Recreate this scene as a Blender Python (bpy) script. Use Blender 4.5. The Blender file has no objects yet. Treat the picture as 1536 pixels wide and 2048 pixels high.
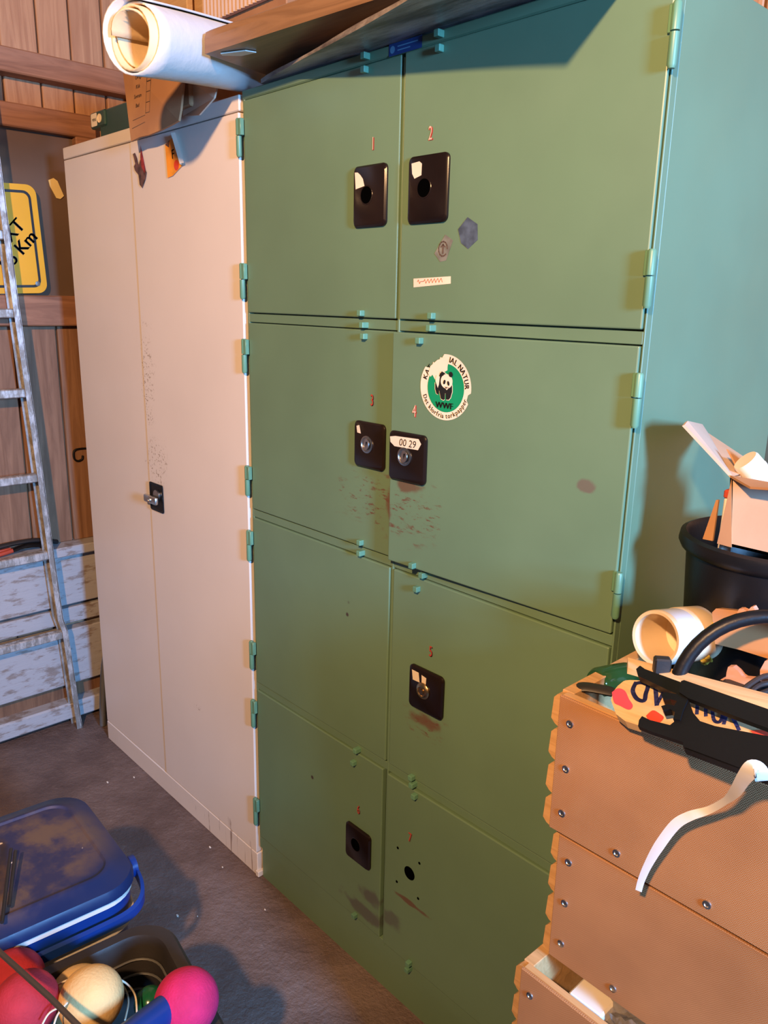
import bpy, bmesh, math, random
from mathutils import Vector, Matrix, noise
from mathutils.geometry import tessellate_polygon
random.seed(7)
S = bpy.context.scene
COL = S.collection
PI = math.pi

# ------------------------------------------------------------------ camera
YAW, PITCH, ROLL, FPX = 0.8156, -0.2605, 0.0210, 1584.17
CAM = Vector((1.5761, -1.0408, 1.5537))
_fw = Vector((-math.cos(PITCH)*math.sin(YAW), math.cos(PITCH)*math.cos(YAW), math.sin(PITCH)))
_r0 = Vector((math.cos(YAW), math.sin(YAW), 0)); _u0 = _r0.cross(_fw)
RT = _r0*math.cos(ROLL)+_u0*math.sin(ROLL)
UP = -_r0*math.sin(ROLL)+_u0*math.cos(ROLL)
cd = bpy.data.cameras.new('camera'); cam = bpy.data.objects.new('camera', cd); COL.objects.link(cam)
cam.matrix_world = Matrix(((RT.x, UP.x, -_fw.x, CAM.x), (RT.y, UP.y, -_fw.y, CAM.y), (RT.z, UP.z, -_fw.z, CAM.z), (0, 0, 0, 1)))
cd.sensor_fit = 'HORIZONTAL'; cd.sensor_width = 24.0; cd.lens = FPX/1536*24.0; cd.clip_start = 0.02
S.camera = cam

# ------------------------------------------------------------------ light and exposure
S.view_settings.view_transform = 'Standard'; S.view_settings.look = 'None'
S.view_settings.gamma = 1.0; S.view_settings.use_curve_mapping = False
S.view_settings.exposure = 0.0
W = bpy.data.worlds.new('world'); S.world = W; W.use_nodes = True
W.node_tree.nodes['Background'].inputs[0].default_value = (0.55, 0.72, 1.0, 1)
W.node_tree.nodes['Background'].inputs[1].default_value = 0.3
WARM_POS = Vector((1.76, -1.92, 2.50)); WARM_COL = (1.0, 0.565, 0.265); WARM_W = 480
COOL_POS = Vector((3.75, -0.80, 1.85)); COOL_COL = (0.20, 0.50, 1.0); COOL_W = 270
def light(name, kind, loc, col, w, **k):
    l = bpy.data.lights.new(name, kind); l.color = col; l.energy = w
    for a, b in k.items(): setattr(l, a, b)
    o = bpy.data.objects.new(name, l); COL.objects.link(o); o.location = loc; return o
bulb = light('ceiling_bulb_light', 'SPOT', WARM_POS, WARM_COL, WARM_W, shadow_soft_size=0.045, spot_size=math.radians(112), spot_blend=1.0)
bulb.rotation_euler = (Vector((0.25, 0.0, 1.75))-WARM_POS).to_track_quat('-Z', 'Y').to_euler()
sky = light('doorway_daylight', 'AREA', COOL_POS, COOL_COL, COOL_W, shape='RECTANGLE', size=0.35, size_y=0.6)
sky.rotation_euler = (Vector((-0.2, 0.1, 0.9))-COOL_POS).to_track_quat('-Z', 'Y').to_euler()

# ------------------------------------------------------------------ helpers
def px(x, y, ax, c):
    d = _fw + RT*((x-768)/FPX) - UP*((y-1024)/FPX)
    i = 'XYZ'.index(ax)
    return CAM + d*((c-CAM[i])/d[i])
def px_plane(x, y, P, N):
    d = _fw + RT*((x-768)/FPX) - UP*((y-1024)/FPX)
    return CAM + d*((P-CAM).dot(N)/d.dot(N))
def setp(o, **k):
    for a, b in k.items():
        if b is not None: o[a] = b
    return o
def thing(name, label, cat, loc=(0, 0, 0), rot=(0, 0, 0), group=None):
    o = bpy.data.objects.new(name, None); COL.objects.link(o); o.empty_display_size = 0.05
    o.location = loc; o.rotation_euler = rot
    return setp(o, label=label, category=cat, group=group)
def tag(o, label, cat, group=None, kind=None): return setp(o, label=label, category=cat, group=group, kind=kind)
def emat(e):
    return Matrix.LocRotScale(e.location, e.rotation_euler.to_quaternion(), e.scale)
def obj(name, bm, mats, parent=None, world=True, smooth=False, label=None):
    if not isinstance(mats, (list, tuple)): mats = [mats]
    bmesh.ops.recalc_face_normals(bm, faces=bm.faces)
    me = bpy.data.meshes.new(name); bm.to_mesh(me); bm.free()
    for m in mats: me.materials.append(m)
    if smooth:
        for p in me.polygons: p.use_smooth = True
        try: me.set_sharp_from_angle(angle=math.radians(40))
        except Exception: pass
    o = bpy.data.objects.new(name, me); COL.objects.link(o)
    if parent is not None:
        o.parent = parent
        if world and parent.type == 'EMPTY': o.matrix_parent_inverse = emat(parent).inverted()
    return setp(o, label=label)
def struct(name, bm, mats, smooth=False):
    return setp(obj(name, bm, mats, smooth=smooth), kind='structure')
def newbm(): return bmesh.new()
def box(bm, lo, hi, bev=0, seg=1, M=None, mi=0):
    lo, hi = Vector(lo), Vector(hi)
    r = bmesh.ops.create_cube(bm, size=1.0)
    vs = r['verts']
    for v in vs:
        v.co = Vector((lo[i]+(v.co[i]+.5)*(hi[i]-lo[i]) for i in range(3)))
    fs = set(f for v in vs for f in v.link_faces)
    for f in fs: f.material_index = mi
    if bev:
        es = list(set(e for v in vs for e in v.link_edges))
        q = bmesh.ops.bevel(bm, geom=es, offset=bev, segments=seg, affect='EDGES', profile=.5)
        vs = list(set(q['verts']) | set(v for v in vs if v.is_valid))
        for f in q['faces']: f.material_index = mi
    if M is not None:
        for v in vs: v.co = M @ v.co
    return vs
def basis(t):
    t = t.normalized(); a = Vector((0, 0, 1)) if abs(t.z) < .9 else Vector((1, 0, 0))
    n = t.cross(a).normalized(); return n, t.cross(n)
def tube(bm, pts, r, n=10, caps=True, closed=False, mi=0, flat=1.0):
    pts = [Vector(p) for p in pts]; N = len(pts)
    rad = r if isinstance(r, (list, tuple)) else [r]*N
    rings = []; nn = None
    for i, p in enumerate(pts):
        if closed: t = pts[(i+1) % N]-pts[i-1]
        else: t = pts[min(i+1, N-1)]-pts[max(i-1, 0)]
        if nn is None: nn, _ = basis(t)
        t.normalize(); nn = (nn - t*nn.dot(t)).normalized(); b = t.cross(nn)
        rings.append([bm.verts.new(p+(nn*math.cos(2*PI*k/n)+b*math.sin(2*PI*k/n)*flat)*rad[i]) for k in range(n)])
    for i in range(N if closed else N-1):
        A, B = rings[i], rings[(i+1) % N]
        for k in range(n):
            f = bm.faces.new((A[k], A[(k+1) % n], B[(k+1) % n], B[k])); f.material_index = mi
    if caps and not closed:
        for R in (rings[0], rings[-1]):
            f = bm.faces.new(R); f.material_index = mi
def smoothpath(pts, n=6):
    P = [Vector(p) for p in pts]; out = []
    for i in range(len(P)-1):
        p0, p1, p2, p3 = P[max(i-1, 0)], P[i], P[i+1], P[min(i+2, len(P)-1)]
        for k in range(n):
            t = k/n
            out.append(.5*((2*p1)+(p2-p0)*t+(2*p0-5*p1+4*p2-p3)*t*t+(3*p1-p0-3*p2+p3)*t**3))
    out.append(P[-1]); return out
def lathe(bm, prof, M=None, n=40, mi=0):
    M = M or Matrix(); rings = []
    for r, z in prof:
        if r < 1e-6: rings.append([bm.verts.new(M @ Vector((0, 0, z)))])
        else: rings.append([bm.verts.new(M @ Vector((r*math.cos(2*PI*k/n), r*math.sin(2*PI*k/n), z))) for k in range(n)])
    for A, B in zip(rings, rings[1:]):
        if len(A) == 1 and len(B) == 1: continue
        for k in range(n):
            k2 = (k+1) % n
            vs = (A[0], B[k2], B[k]) if len(A) == 1 else ((A[k], A[k2], B[0]) if len(B) == 1 else (A[k], A[k2], B[k2], B[k]))
            f = bm.faces.new(vs); f.material_index = mi
def axisM(p, d, up=None):
    z = Vector(d).normalized(); x, y = basis(z)
    if up is not None:
        y = (Vector(up)-z*Vector(up).dot(z)).normalized(); x = y.cross(z)
    return Matrix(((x.x, y.x, z.x, p[0]), (x.y, y.y, z.y, p[1]), (x.z, y.z, z.z, p[2]), (0, 0, 0, 1)))
def prism(bm, poly, off, mi=0):
    """poly: 3D outline points; off: extrusion vector"""
    poly = [Vector(p) for p in poly]; off = Vector(off); n = len(poly)
    A = [bm.verts.new(p) for p in poly]; B = [bm.verts.new(p+off) for p in poly]
    for tri in tessellate_polygon([poly]):
        for R, rev in ((A, False), (B, True)):
            try:
                f = bm.faces.new([R[i] for i in (tri if not rev else tri[::-1])]); f.material_index = mi
            except ValueError: pass
    for k in range(n):
        f = bm.faces.new((A[k], A[(k+1) % n], B[(k+1) % n], B[k])); f.material_index = mi
def rrect(w, h, r, n=5, cx=0, cy=0):
    out = []
    for sx, sy, a in ((1, 1, 0), (-1, 1, 90), (-1, -1, 180), (1, -1, 270)):
        for k in range(n+1):
            t = math.radians(a+90*k/n)
            out.append((cx+sx*(w/2-r)+r*math.cos(t), cy+sy*(h/2-r)+r*math.sin(t)))
    return out
def loft(bm, loops, capa=True, capb=True, mi=0):
    R = [[bm.verts.new(Vector(p)) for p in L] for L in loops]
    for A, B in zip(R, R[1:]):
        n = len(A)
        for k in range(n):
            f = bm.faces.new((A[k], A[(k+1) % n], B[(k+1) % n], B[k])); f.material_index = mi
    if capa: bm.faces.new(R[0]).material_index = mi
    if capb: bm.faces.new(R[-1]).material_index = mi
_glyph = {}
def text_tris(s):
    if s in _glyph: return _glyph[s]
    c = bpy.data.curves.new('t', 'FONT'); c.body = s; c.size = 1.0; c.resolution_u = 3
    o = bpy.data.objects.new('t', c); COL.objects.link(o)
    dg = bpy.context.evaluated_depsgraph_get(); dg.update()
    me = bpy.data.meshes.new_from_object(o.evaluated_get(dg))
    vs = [(v.co.x, v.co.y) for v in me.vertices]; fs = [tuple(p.vertices) for p in me.polygons]
    bpy.data.objects.remove(o); bpy.data.curves.remove(c); bpy.data.meshes.remove(me)
    w = max([v[0] for v in vs] or [0.3]); _glyph[s] = (vs, fs, w); return _glyph[s]
class Decal:
    """flat printed things: a layered mesh on the plane O + U x + V y, N outward"""
    def __init__(self, O, U, V, eps=0.00025):
        self.bm = newbm(); self.O = Vector(O); self.U = Vector(U).normalized(); self.V = Vector(V).normalized()
        self.N = self.U.cross(self.V).normalized(); self.e = eps
    def p(self, x, y, l): return self.O+self.U*x+self.V*y+self.N*(self.e*(l+1))
    def poly(self, pts, mi=0, l=0, thick=False):
        P = [self.p(x, y, l) for x, y in pts]
        vs = [self.bm.verts.new(q) for q in P]
        for tri in tessellate_polygon([P]):
            try: self.bm.faces.new([vs[i] for i in tri]).material_index = mi
            except ValueError: pass
    def text(self, s, x, y, size, mi=0, l=1, rot=0, sx=1.0, center=True, bold=0, shear=0):
        vs, fs, w = text_tris(s); ca, sa = math.cos(rot), math.sin(rot)
        for dx in ([0] if not bold else [-bold, 0, bold]):
            V = []
            for a, b in vs:
                a = (a+dx+shear*b-(w/2 if center else 0))*size*sx; b = (b-(.35 if center else 0))*size
                V.append(self.bm.verts.new(self.p(x+a*ca-b*sa, y+a*sa+b*ca, l)))
            for f in fs:
                try: self.bm.faces.new([V[i] for i in f]).material_index = mi
                except ValueError: pass
    def arc_text(self, s, cx, cy, R, a0, da, size, mi=0, l=1, top=True, sx=1.0, bold=0):
        sg = 1 if da > 0 else -1; a = a0
        for i, ch in enumerate(s):
            adv = size*sx*(.34 if ch == ' ' else text_tris(ch)[2]+.10)/R; a += sg*adv/2; a_ = a; a += sg*adv/2
            if ch == ' ': continue
            self._ch(ch, cx, cy, R, a_, size, mi, l, top, sx, bold)
    def _ch(self, ch, cx, cy, R, a, size, mi, l, top, sx, bold):
        self.text(ch, cx+R*math.cos(a), cy+R*math.sin(a), size, mi, l, rot=a-PI/2 if top else a+PI/2, sx=sx, bold=bold)
    def line(self, pts, w, mi=0, l=1):
        for (x0, y0), (x1, y1) in zip(pts, pts[1:]):
            d = Vector((x1-x0, y1-y0)); n = Vector((-d.y, d.x)).normalized()*w/2; e = d.normalized()*w*.3
            self.poly([(x0-e.x+n.x, y0-e.y+n.y), (x0-e.x-n.x, y0-e.y-n.y), (x1+e.x-n.x, y1+e.y-n.y), (x1+e.x+n.x, y1+e.y+n.y)], mi, l)
    def obj(self, name, mats, parent=None, label=None, world=True):
        bm = self.bm
        o = obj(name, bm, mats, parent, world=world, label=label); return o
def ell(cx, cy, a, b, n=28, rot=0, jit=0):
    out = []
    for k in range(n):
        t = 2*PI*k/n; j = 1+random.uniform(-jit, jit)
        x, y = a*math.cos(t)*j, b*math.sin(t)*j
        out.append((cx+x*math.cos(rot)-y*math.sin(rot), cy+x*math.sin(rot)+y*math.cos(rot)))
    return out

# ------------------------------------------------------------------ materials
class NB:
    def __init__(self, name):
        self.m = bpy.data.materials.new(name); self.m.use_nodes = True; self.t = self.m.node_tree
        self.b = self.t.nodes['Principled BSDF']
        self.tc = self.t.nodes.new('ShaderNodeTexCoord').outputs['Object']
    def n(self, ty, **k):
        q = self.t.nodes.new(ty)
        for a, v in k.items(): setattr(q, a, v)
        return q
    def lk(self, a, b): self.t.links.new(a, b)
    def map(self, scale=(1, 1, 1), rot=(0, 0, 0)):
        q = self.n('ShaderNodeMapping'); q.inputs['Scale'].default_value = scale; q.inputs['Rotation'].default_value = rot
        self.lk(self.tc, q.inputs[0]); return q.outputs[0]
    def noise(self, sc, det=4, vec=None, rough=.5, dist=0):
        q = self.n('ShaderNodeTexNoise'); q.inputs['Scale'].default_value = sc; q.inputs['Detail'].default_value = det
        q.inputs['Roughness'].default_value = rough; q.inputs['Distortion'].default_value = dist
        self.lk(vec or self.tc, q.inputs['Vector']); return q.outputs['Fac']
    def rng(self, v, a, b, c=0., d=1., smooth=True):
        q = self.n('ShaderNodeMapRange'); q.interpolation_type = 'SMOOTHSTEP' if smooth else 'LINEAR'
        for i, x in enumerate((a, b, c, d)): q.inputs[i+1].default_value = x
        self.lk(v, q.inputs[0]); return q.outputs[0]
    def mix(self, f, a, b):
        q = self.n('ShaderNodeMix', data_type='RGBA')
        for s, x in ((q.inputs[0], f), (q.inputs[6], a), (q.inputs[7], b)):
            if isinstance(x, (tuple, list)): s.default_value = (*x[:3], 1)
            elif isinstance(x, (int, float)): s.default_value = x
            else: self.lk(x, s)
        return q.outputs[2]
    def math(self, op, a, b=0.):
        q = self.n('ShaderNodeMath', operation=op)
        for s, x in ((q.inputs[0], a), (q.inputs[1], b)):
            if isinstance(x, (int, float)): s.default_value = x
            else: self.lk(x, s)
        return q.outputs[0]
    def bump(self, h, st=.3, dist=.01):
        q = self.n('ShaderNodeBump'); q.inputs['Strength'].default_value = st; q.inputs['Distance'].default_value = dist
        self.lk(h, q.inputs['Height']); self.lk(q.outputs[0], self.b.inputs['Normal'])
    def col(self, x):
        if isinstance(x, (tuple, list)): self.b.inputs['Base Color'].default_value = (*x[:3], 1)
        else: self.lk(x, self.b.inputs['Base Color'])
    def rough(self, x):
        if isinstance(x, (int, float)): self.b.inputs['Roughness'].default_value = x
        else: self.lk(x, self.b.inputs['Roughness'])
    def blob(self, c, r, edge=.4, warp=None):
        """elliptical mask round c (object coords) with radii r"""
        s = self.n('ShaderNodeVectorMath', operation='SUBTRACT'); self.lk(self.tc, s.inputs[0]); s.inputs[1].default_value = c
        d = self.n('ShaderNodeVectorMath', operation='DIVIDE'); self.lk(s.outputs[0], d.inputs[0]); d.inputs[1].default_value = r
        l = self.n('ShaderNodeVectorMath', operation='LENGTH'); self.lk(d.outputs[0], l.inputs[0]); v = l.outputs['Value']
        if warp is not None: v = self.math('ADD', v, warp)
        return self.rng(v, 1.0-edge, 1.0+edge, 1., 0.)
def lin(r, g, b): return tuple(((c/255)/12.92 if c/255 <= .04045 else ((c/255+.055)/1.055)**2.4) for c in (r, g, b))
def mat(name, col, rough=.5, metal=0, var=.12, nsc=6, bump=0, bsc=60, spec=.5, coat=0):
    q = NB(name); f = q.noise(nsc, 5)
    a = tuple(c*(1-var) for c in col); b = tuple(min(1, c*(1+var)) for c in col)
    q.col(q.mix(q.rng(f, .3, .7), a, b)); q.rough(rough)
    q.b.inputs['Metallic'].default_value = metal; q.b.inputs['Specular IOR Level'].default_value = spec
    q.b.inputs['Coat Weight'].default_value = coat
    if bump: q.bump(q.noise(bsc, 5), bump, .004)
    return q.m
def wood(name, c1, c2, axis=2, sc=9, rough=.6, bump=.25, knots=True, white=None):
    q = NB(name); s = [sc*1.6]*3; s[axis] = sc*.12
    v = q.map(tuple(s)); f = q.noise(2.2, 6, v, .6, 1.2); c = q.mix(q.rng(f, .3, .72), c1, c2)
    if knots:
        k = [5.]*3; k[axis] = 2.2
        vo = q.n('ShaderNodeTexVoronoi'); vo.inputs['Scale'].default_value = 1.0; q.lk(q.map(tuple(k)), vo.inputs['Vector'])
        c = q.mix(q.rng(vo.outputs['Distance'], .03, .13, .75, 0.), c, tuple(x*.25 for x in c1))
    if white is not None:
        w = q.noise(3.5, 6, q.map((4, 4, 14) if axis == 1 else (6, 6, 6)), .65)
        c = q.mix(q.rng(w, .36, .5, .25, 1.), c, white)
    q.col(c); q.rough(rough); q.bump(f, bump, .004); return q.m
GREEN = (0.120, 0.208, 0.118)
def green_paint():
    q = NB('green_enamel'); f = q.noise(3, 4)
    c = q.mix(q.rng(f, .3, .7), tuple(x*.93 for x in GREEN), tuple(x*1.07 for x in GREEN))
    w = q.rng(q.noise(22, 6), .3, .7, -.55, .55, False)
    rust = (.115, .055, .026); fine = q.rng(q.noise(95, 8, q.map((.3, 1, 1)), .75), .53, .62)
    for cen, r, ed in (((.553, -.02, 1.219), (.036, .08, .013), .3), ((.492, 0, 1.165), (.012, .08, .03), .5), ((.61, 0, .745), (.035, .08, .012), .5)):
        c = q.mix(q.math('MULTIPLY', q.blob(cen, r, ed, w), .85), c, rust)
    for cen, r in (((.545, 0, 1.17), (.085, .1, .05)), ((.43, 0, 1.17), (.08, .1, .05)), ((.61, 0, .74), (.05, .1, .03))):
        c = q.mix(q.math('MULTIPLY', q.blob(cen, r, .5, w), fine), c, rust)
    for cen, r, cc, a in (((.447, 0, .235), (.035, .1, .02), (.07, .055, .06), .7), ((.43, 0, .18), (.06, .1, .016), (.07, .055, .06), .7),
                       ((.53, 0, .222), (.03, .1, .02), (.07, .055, .06), .6), ((.925, 0, 1.285), (.013, .1, .009), (.13, .08, .07), .7),
                       ((.575, 0, .30), (.05, .1, .005), rust, .9)):
        c = q.mix(q.math('MULTIPLY', q.blob(cen, r, .35, w), a), c, cc)
    # scattered chips
    vo = q.n('ShaderNodeTexVoronoi'); vo.inputs['Scale'].default_value = 9; q.lk(q.map((1, 1, 1)), vo.inputs['Vector'])
    ch = q.math('MULTIPLY', q.rng(vo.outputs['Distance'], .03, .06, 1., 0.), q.rng(q.noise(3.1, 2), .52, .56))
    c = q.mix(ch, c, (.05, .035, .025)); q.col(c); q.rough(q.rng(q.noise(5, 4), .3, .7, .44, .52)); q.bump(q.noise(60, 3), .02, .003)
    q.b.inputs['Specular IOR Level'].default_value = .9
    return q.m
M = {}
M['green'] = green_paint()
M['greenedge'] = mat('green_edge_enamel', (0.11, 0.25, 0.16), .4)
def grey_paint():
    q = NB('cream_grey_enamel'); g = (.74, .67, .61)
    c = q.mix(q.rng(q.noise(3, 4), .3, .7), tuple(x*.95 for x in g), g)
    w = q.rng(q.noise(30, 6), .3, .7, -.6, .6, False); sp = q.rng(q.noise(160, 4), .55, .65)
    for cen, r in (((-.5, 0, 1.33), (.03, .1, .12)), ((-.47, 0, 1.1), (.05, .1, .06)), ((-.3, 0, .4), (.02, .1, .01))):
        c = q.mix(q.math('MULTIPLY', q.blob(cen, r, .5, w), q.math('MULTIPLY', sp, .7)), c, (.2, .12, .06))
    # drips on the plinth and dirt along the bottom
    st = q.rng(q.noise(30, 3, q.map((2.2, 1, .12))), .58, .66)
    c = q.mix(q.math('MULTIPLY', q.math('MULTIPLY', q.blob((-.12, 0, .03), (.16, .1, .05), .5, w), st), .7), c, (.16, .08, .05))
    q.col(c); q.rough(.42); return q.m
M['grey'] = grey_paint()
M['greydark'] = mat('cream_grey_edge', (.72, .66, .6), .4)
M['plate'] = mat('dark_brown_bakelite', (.011, .006, .0045), .26, var=.3, spec=.3)
M['black'] = mat('black_plastic', (.007, .007, .008), .38, var=.3, spec=.3, bump=.05, bsc=200)
M['softblack'] = mat('dull_black_plastic', (.022, .019, .018), .5, var=.3, bump=.05, bsc=200)
M['hole'] = mat('dark_opening', (.001, .001, .001), 1, spec=0)
M['steel'] = mat('worn_steel', (.55, .53, .5), .32, 1, bump=.1)
M['brass'] = mat('dull_brass', (.5, .36, .2), .3, 1)
M['paperw'] = mat('white_paper', (.75, .68, .58), .7)
M['cream'] = mat('aged_sticker_paper', (.78, .66, .5), .6)
M['red'] = mat('red_transfer', (.45, .045, .03), .5)
M['redlight'] = mat('pale_transfer', (.6, .42, .32), .5)
M['ink'] = mat('black_ink', (.01, .01, .01), .5)
M['inkfade'] = mat('faded_ink', (.10, .065, .05), .6)
M['wgreen'] = mat('emblem_green', (.004, .26, .105), .45)
M['blue_label'] = mat('blue_label', (.01, .045, .17), .45)
M['paleblue'] = mat('pale_blue_print', (.1, .25, .4), .5)
M['greyst'] = mat('grey_sticker_residue', (.17, .17, .14), .6, var=.25, nsc=60)
M['bluest'] = mat('slate_sticker_residue', (.06, .085, .12), .6, var=.35, nsc=60)
M['orange'] = mat('orange_sticker', (.8, .30, .02), .5, var=.2, nsc=20)
M['brownst'] = mat('brown_sticker', (.1, .05, .045), .6, var=.5, nsc=80)
M['redst'] = mat('red_sticker', (.28, .03, .03), .6, var=.4, nsc=80)
M['yellow'] = mat('sign_yellow', (.72, .36, .004), .45, var=.05)
M['signblack'] = mat('sign_black', (.012, .012, .012), .4)
def alu():
    q = NB('scratched_aluminium'); f = q.noise(40, 6, q.map((1, 1, .4)), .7)
    q.col(q.mix(q.rng(f, .42, .62), (.30, .27, .24), (.66, .66, .66))); q.rough(q.rng(f, .4, .6, .55, .35)); q.b.inputs['Metallic'].default_value = .55
    q.bump(f, .15, .002); return q.m
M['alu'] = alu()
M['roofwood'] = wood('pine_planks', (.36, .17, .08), (.52, .28, .14), 2)
M['beam'] = wood('brown_beam', (.20, .085, .042), (.34, .16, .085), 1)
M['shadewood'] = wood('shade_brown_planks', (.17, .078, .036), (.29, .15, .08), 2)  # wall planks with the shade of the lower wall put into the brown
M['darkwood'] = wood('dark_planks', (.12, .055, .028), (.22, .11, .055), 2)
M['whitewood'] = wood('whitewashed_planks', (.16, .11, .08), (.24, .17, .13), 1, white=(.38, .37, .38), bump=.5)
M['lightwood'] = wood('light_pine', (.62, .40, .20), (.76, .54, .31), 0, sc=14, knots=False)
M['cratewood'] = wood('crate_pine', (.50, .28, .11), (.64, .38, .17), 0, sc=14, knots=False)
M['shelf'] = wood('brown_laminate', (.17, .085, .035), (.25, .13, .055), 0, sc=14, knots=False, rough=.35, bump=.08)
def hardboard():
    q = NB('tan_hardboard')
    w = q.n('ShaderNodeTexWave'); w.inputs['Scale'].default_value = 150; w.inputs['Distortion'].default_value = 3; w.inputs['Detail'].default_value = 2
    q.lk(q.map((1, 1, 1), (0, .9, 0)), w.inputs['Vector'])
    w2 = q.n('ShaderNodeTexWave'); w2.inputs['Scale'].default_value = 150; w2.inputs['Distortion'].default_value = 3
    q.lk(q.map((1, 1, 1), (0, -.7, 0)), w2.inputs['Vector'])
    h = q.math('ADD', w.outputs['Fac'], w2.outputs['Fac'])
    c = q.mix(q.rng(q.noise(5, 4), .3, .7), (.35, .165, .068), (.45, .22, .092))
    c = q.mix(q.rng(q.noise(2.2, 5), .5, .72, 0, .55), c, (.42, .17, .05))
    c = q.mix(q.rng(h, .4, 1.6, .25, 0.), c, (.20, .095, .04))
    q.col(c); q.rough(.62); q.bump(h, .22, .0015); return q.m
M['hardboard'] = hardboard()
def cardboard(name, a, b):
    q = NB(name); f = q.noise(8, 6); w = q.n('ShaderNodeTexWave'); w.inputs['Scale'].default_value = 170; w.inputs['Distortion'].default_value = .6
    q.lk(q.tc, w.inputs['Vector']); q.col(q.mix(q.rng(f, .3, .7), a, b)); q.rough(.75); q.bump(w.outputs['Fac'], .04, .001); return q.m
M['card'] = cardboard('brown_cardboard', (.34, .165, .075), (.44, .23, .105))
M['cardlight'] = cardboard('pale_cardboard', (.50, .34, .23), (.60, .42, .30))
M['felt'] = mat('white_paper_roll', (.62, .60, .58), .85, var=.06, nsc=4, bump=.6, bsc=22)
M['feltin'] = mat('cream_roll_inside', (.72, .54, .32), .85, var=.12, bump=.5, bsc=25)
def sheetm():
    q = NB('silvery_worn_sheet'); f = q.noise(2.5, 7, q.map((1, 5, 5)), .7)
    q.col(q.mix(q.rng(f, .35, .65), (.07, .055, .055), (.45, .42, .42))); q.rough(.4); q.b.inputs['Metallic'].default_value = .2; q.bump(f, .4, .01); return q.m
M['sheet'] = sheetm()
M['binder'] = mat('dark_green_plastic', (.008, .05, .048), .4)
def floorm():
    q = NB('dusty_dark_concrete'); f = q.noise(3.5, 7, None, .6); g = q.noise(28, 7, None, .7); h = q.noise(90, 5, None, .6)
    c = q.mix(q.rng(f, .3, .7), (.10, .063, .052), (.20, .14, .12))
    c = q.mix(q.rng(g, .62, .75, 0, .5), c, (.34, .27, .23))
    q.col(c); q.rough(q.rng(f, .3, .7, .36, .52)); q.bump(q.math('ADD', q.math('MULTIPLY', g, 1.2), q.math('MULTIPLY', h, .4)), .7, .012); return q.m
M['floor'] = floorm()
def lidm():
    q = NB('dusty_blue_lid'); f = q.noise(9, 7, None, .65); d = q.blob((.10, -.66, .47), (.15, .19, .1), .3)
    c = q.mix(q.math('MULTIPLY', q.rng(f, .38, .62, .15, .9), d), (.006, .020, .085), (.15, .095, .06))
    sp = q.rng(q.noise(22, 3), .70, .72); c = q.mix(q.math('MULTIPLY', sp, d), c, (.8, .7, .6))
    q.col(c); q.rough(q.rng(f, .3, .7, .35, .6)); return q.m
M['lid'] = lidm()
M['bluepl'] = mat('blue_plastic', (.006, .034, .19), .33, var=.15)
M['whitepl'] = mat('white_plastic', (.7, .66, .6), .4)
M['ball_red'] = mat('red_foam', (.42, .02, .035), .85, var=.12, nsc=30, bump=.25, bsc=260)
M['ball_mag'] = mat('magenta_foam', (.55, .012, .10), .85, var=.12, nsc=30, bump=.25, bsc=260)
M['ball_cream'] = mat('cream_foam', (.72, .48, .20), .85, var=.1, nsc=20, bump=.25, bsc=200)
M['ball_green'] = mat('glossy_green', (.008, .12, .05), .2)
M['cord'] = mat('white_cord', (.75, .66, .5), .7)
M['rod'] = mat('brown_rod', (.06, .04, .025), .5)
M['ceramic'] = mat('cream_ceramic', (.74, .58, .38), .28, var=.05, nsc=20)
M['ceramicw'] = mat('white_blue_glaze', (.66, .68, .72), .25, var=.05)
M['ceramicy'] = mat('yellow_glaze', (.55, .42, .06), .25)
M['pinkp'] = mat('pink_paint', (.72, .08, .16), .6)
M['redp'] = mat('red_paint', (.72, .06, .03), .6)
M['bluep'] = mat('navy_paint', (.02, .025, .13), .6)
M['terra'] = mat('peach_wood', (.66, .34, .22), .6)
M['tanwood'] = mat('tan_leather', (.48, .24, .10), .5, var=.15)
M['pane'] = mat('brown_window_pane', (.13, .085, .06), .12, var=.15, nsc=2)
M['glassg'] = mat('green_bottle_glass', (.02, .07, .02), .08)
M['ribbon'] = mat('white_strap', (.78, .76, .76), .55)
M['ironblack'] = mat('black_iron', (.012, .01, .01), .5, .6)
M['rubred'] = mat('red_rubber', (.45, .06, .03), .5)
M['tin'] = mat('grey_metal', (.22, .22, .21), .4, .6)
def plasticbag():
    q = NB('clear_plastic_bag'); q.col((.55, .5, .45)); q.rough(.12); q.b.inputs['Transmission Weight'].default_value = .6; q.bump(q.noise(30, 5), .8, .01); return q.m
M['bag'] = plasticbag()

# ------------------------------------------------------------------ the room
b = newbm(); box(b, (-1.6, -4.6, -.06), (4.6, .9, 0)); struct('floor', b, M['floor'])
b = newbm(); box(b, (-1.6, -4.6, 3.8), (4.6, .9, 3.86))
for k in range(9): box(b, (-1.6, -4.5+k*.6, 3.64), (4.6, -4.43+k*.6, 3.8))
struct('ceiling', b, M['roofwood'])
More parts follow.
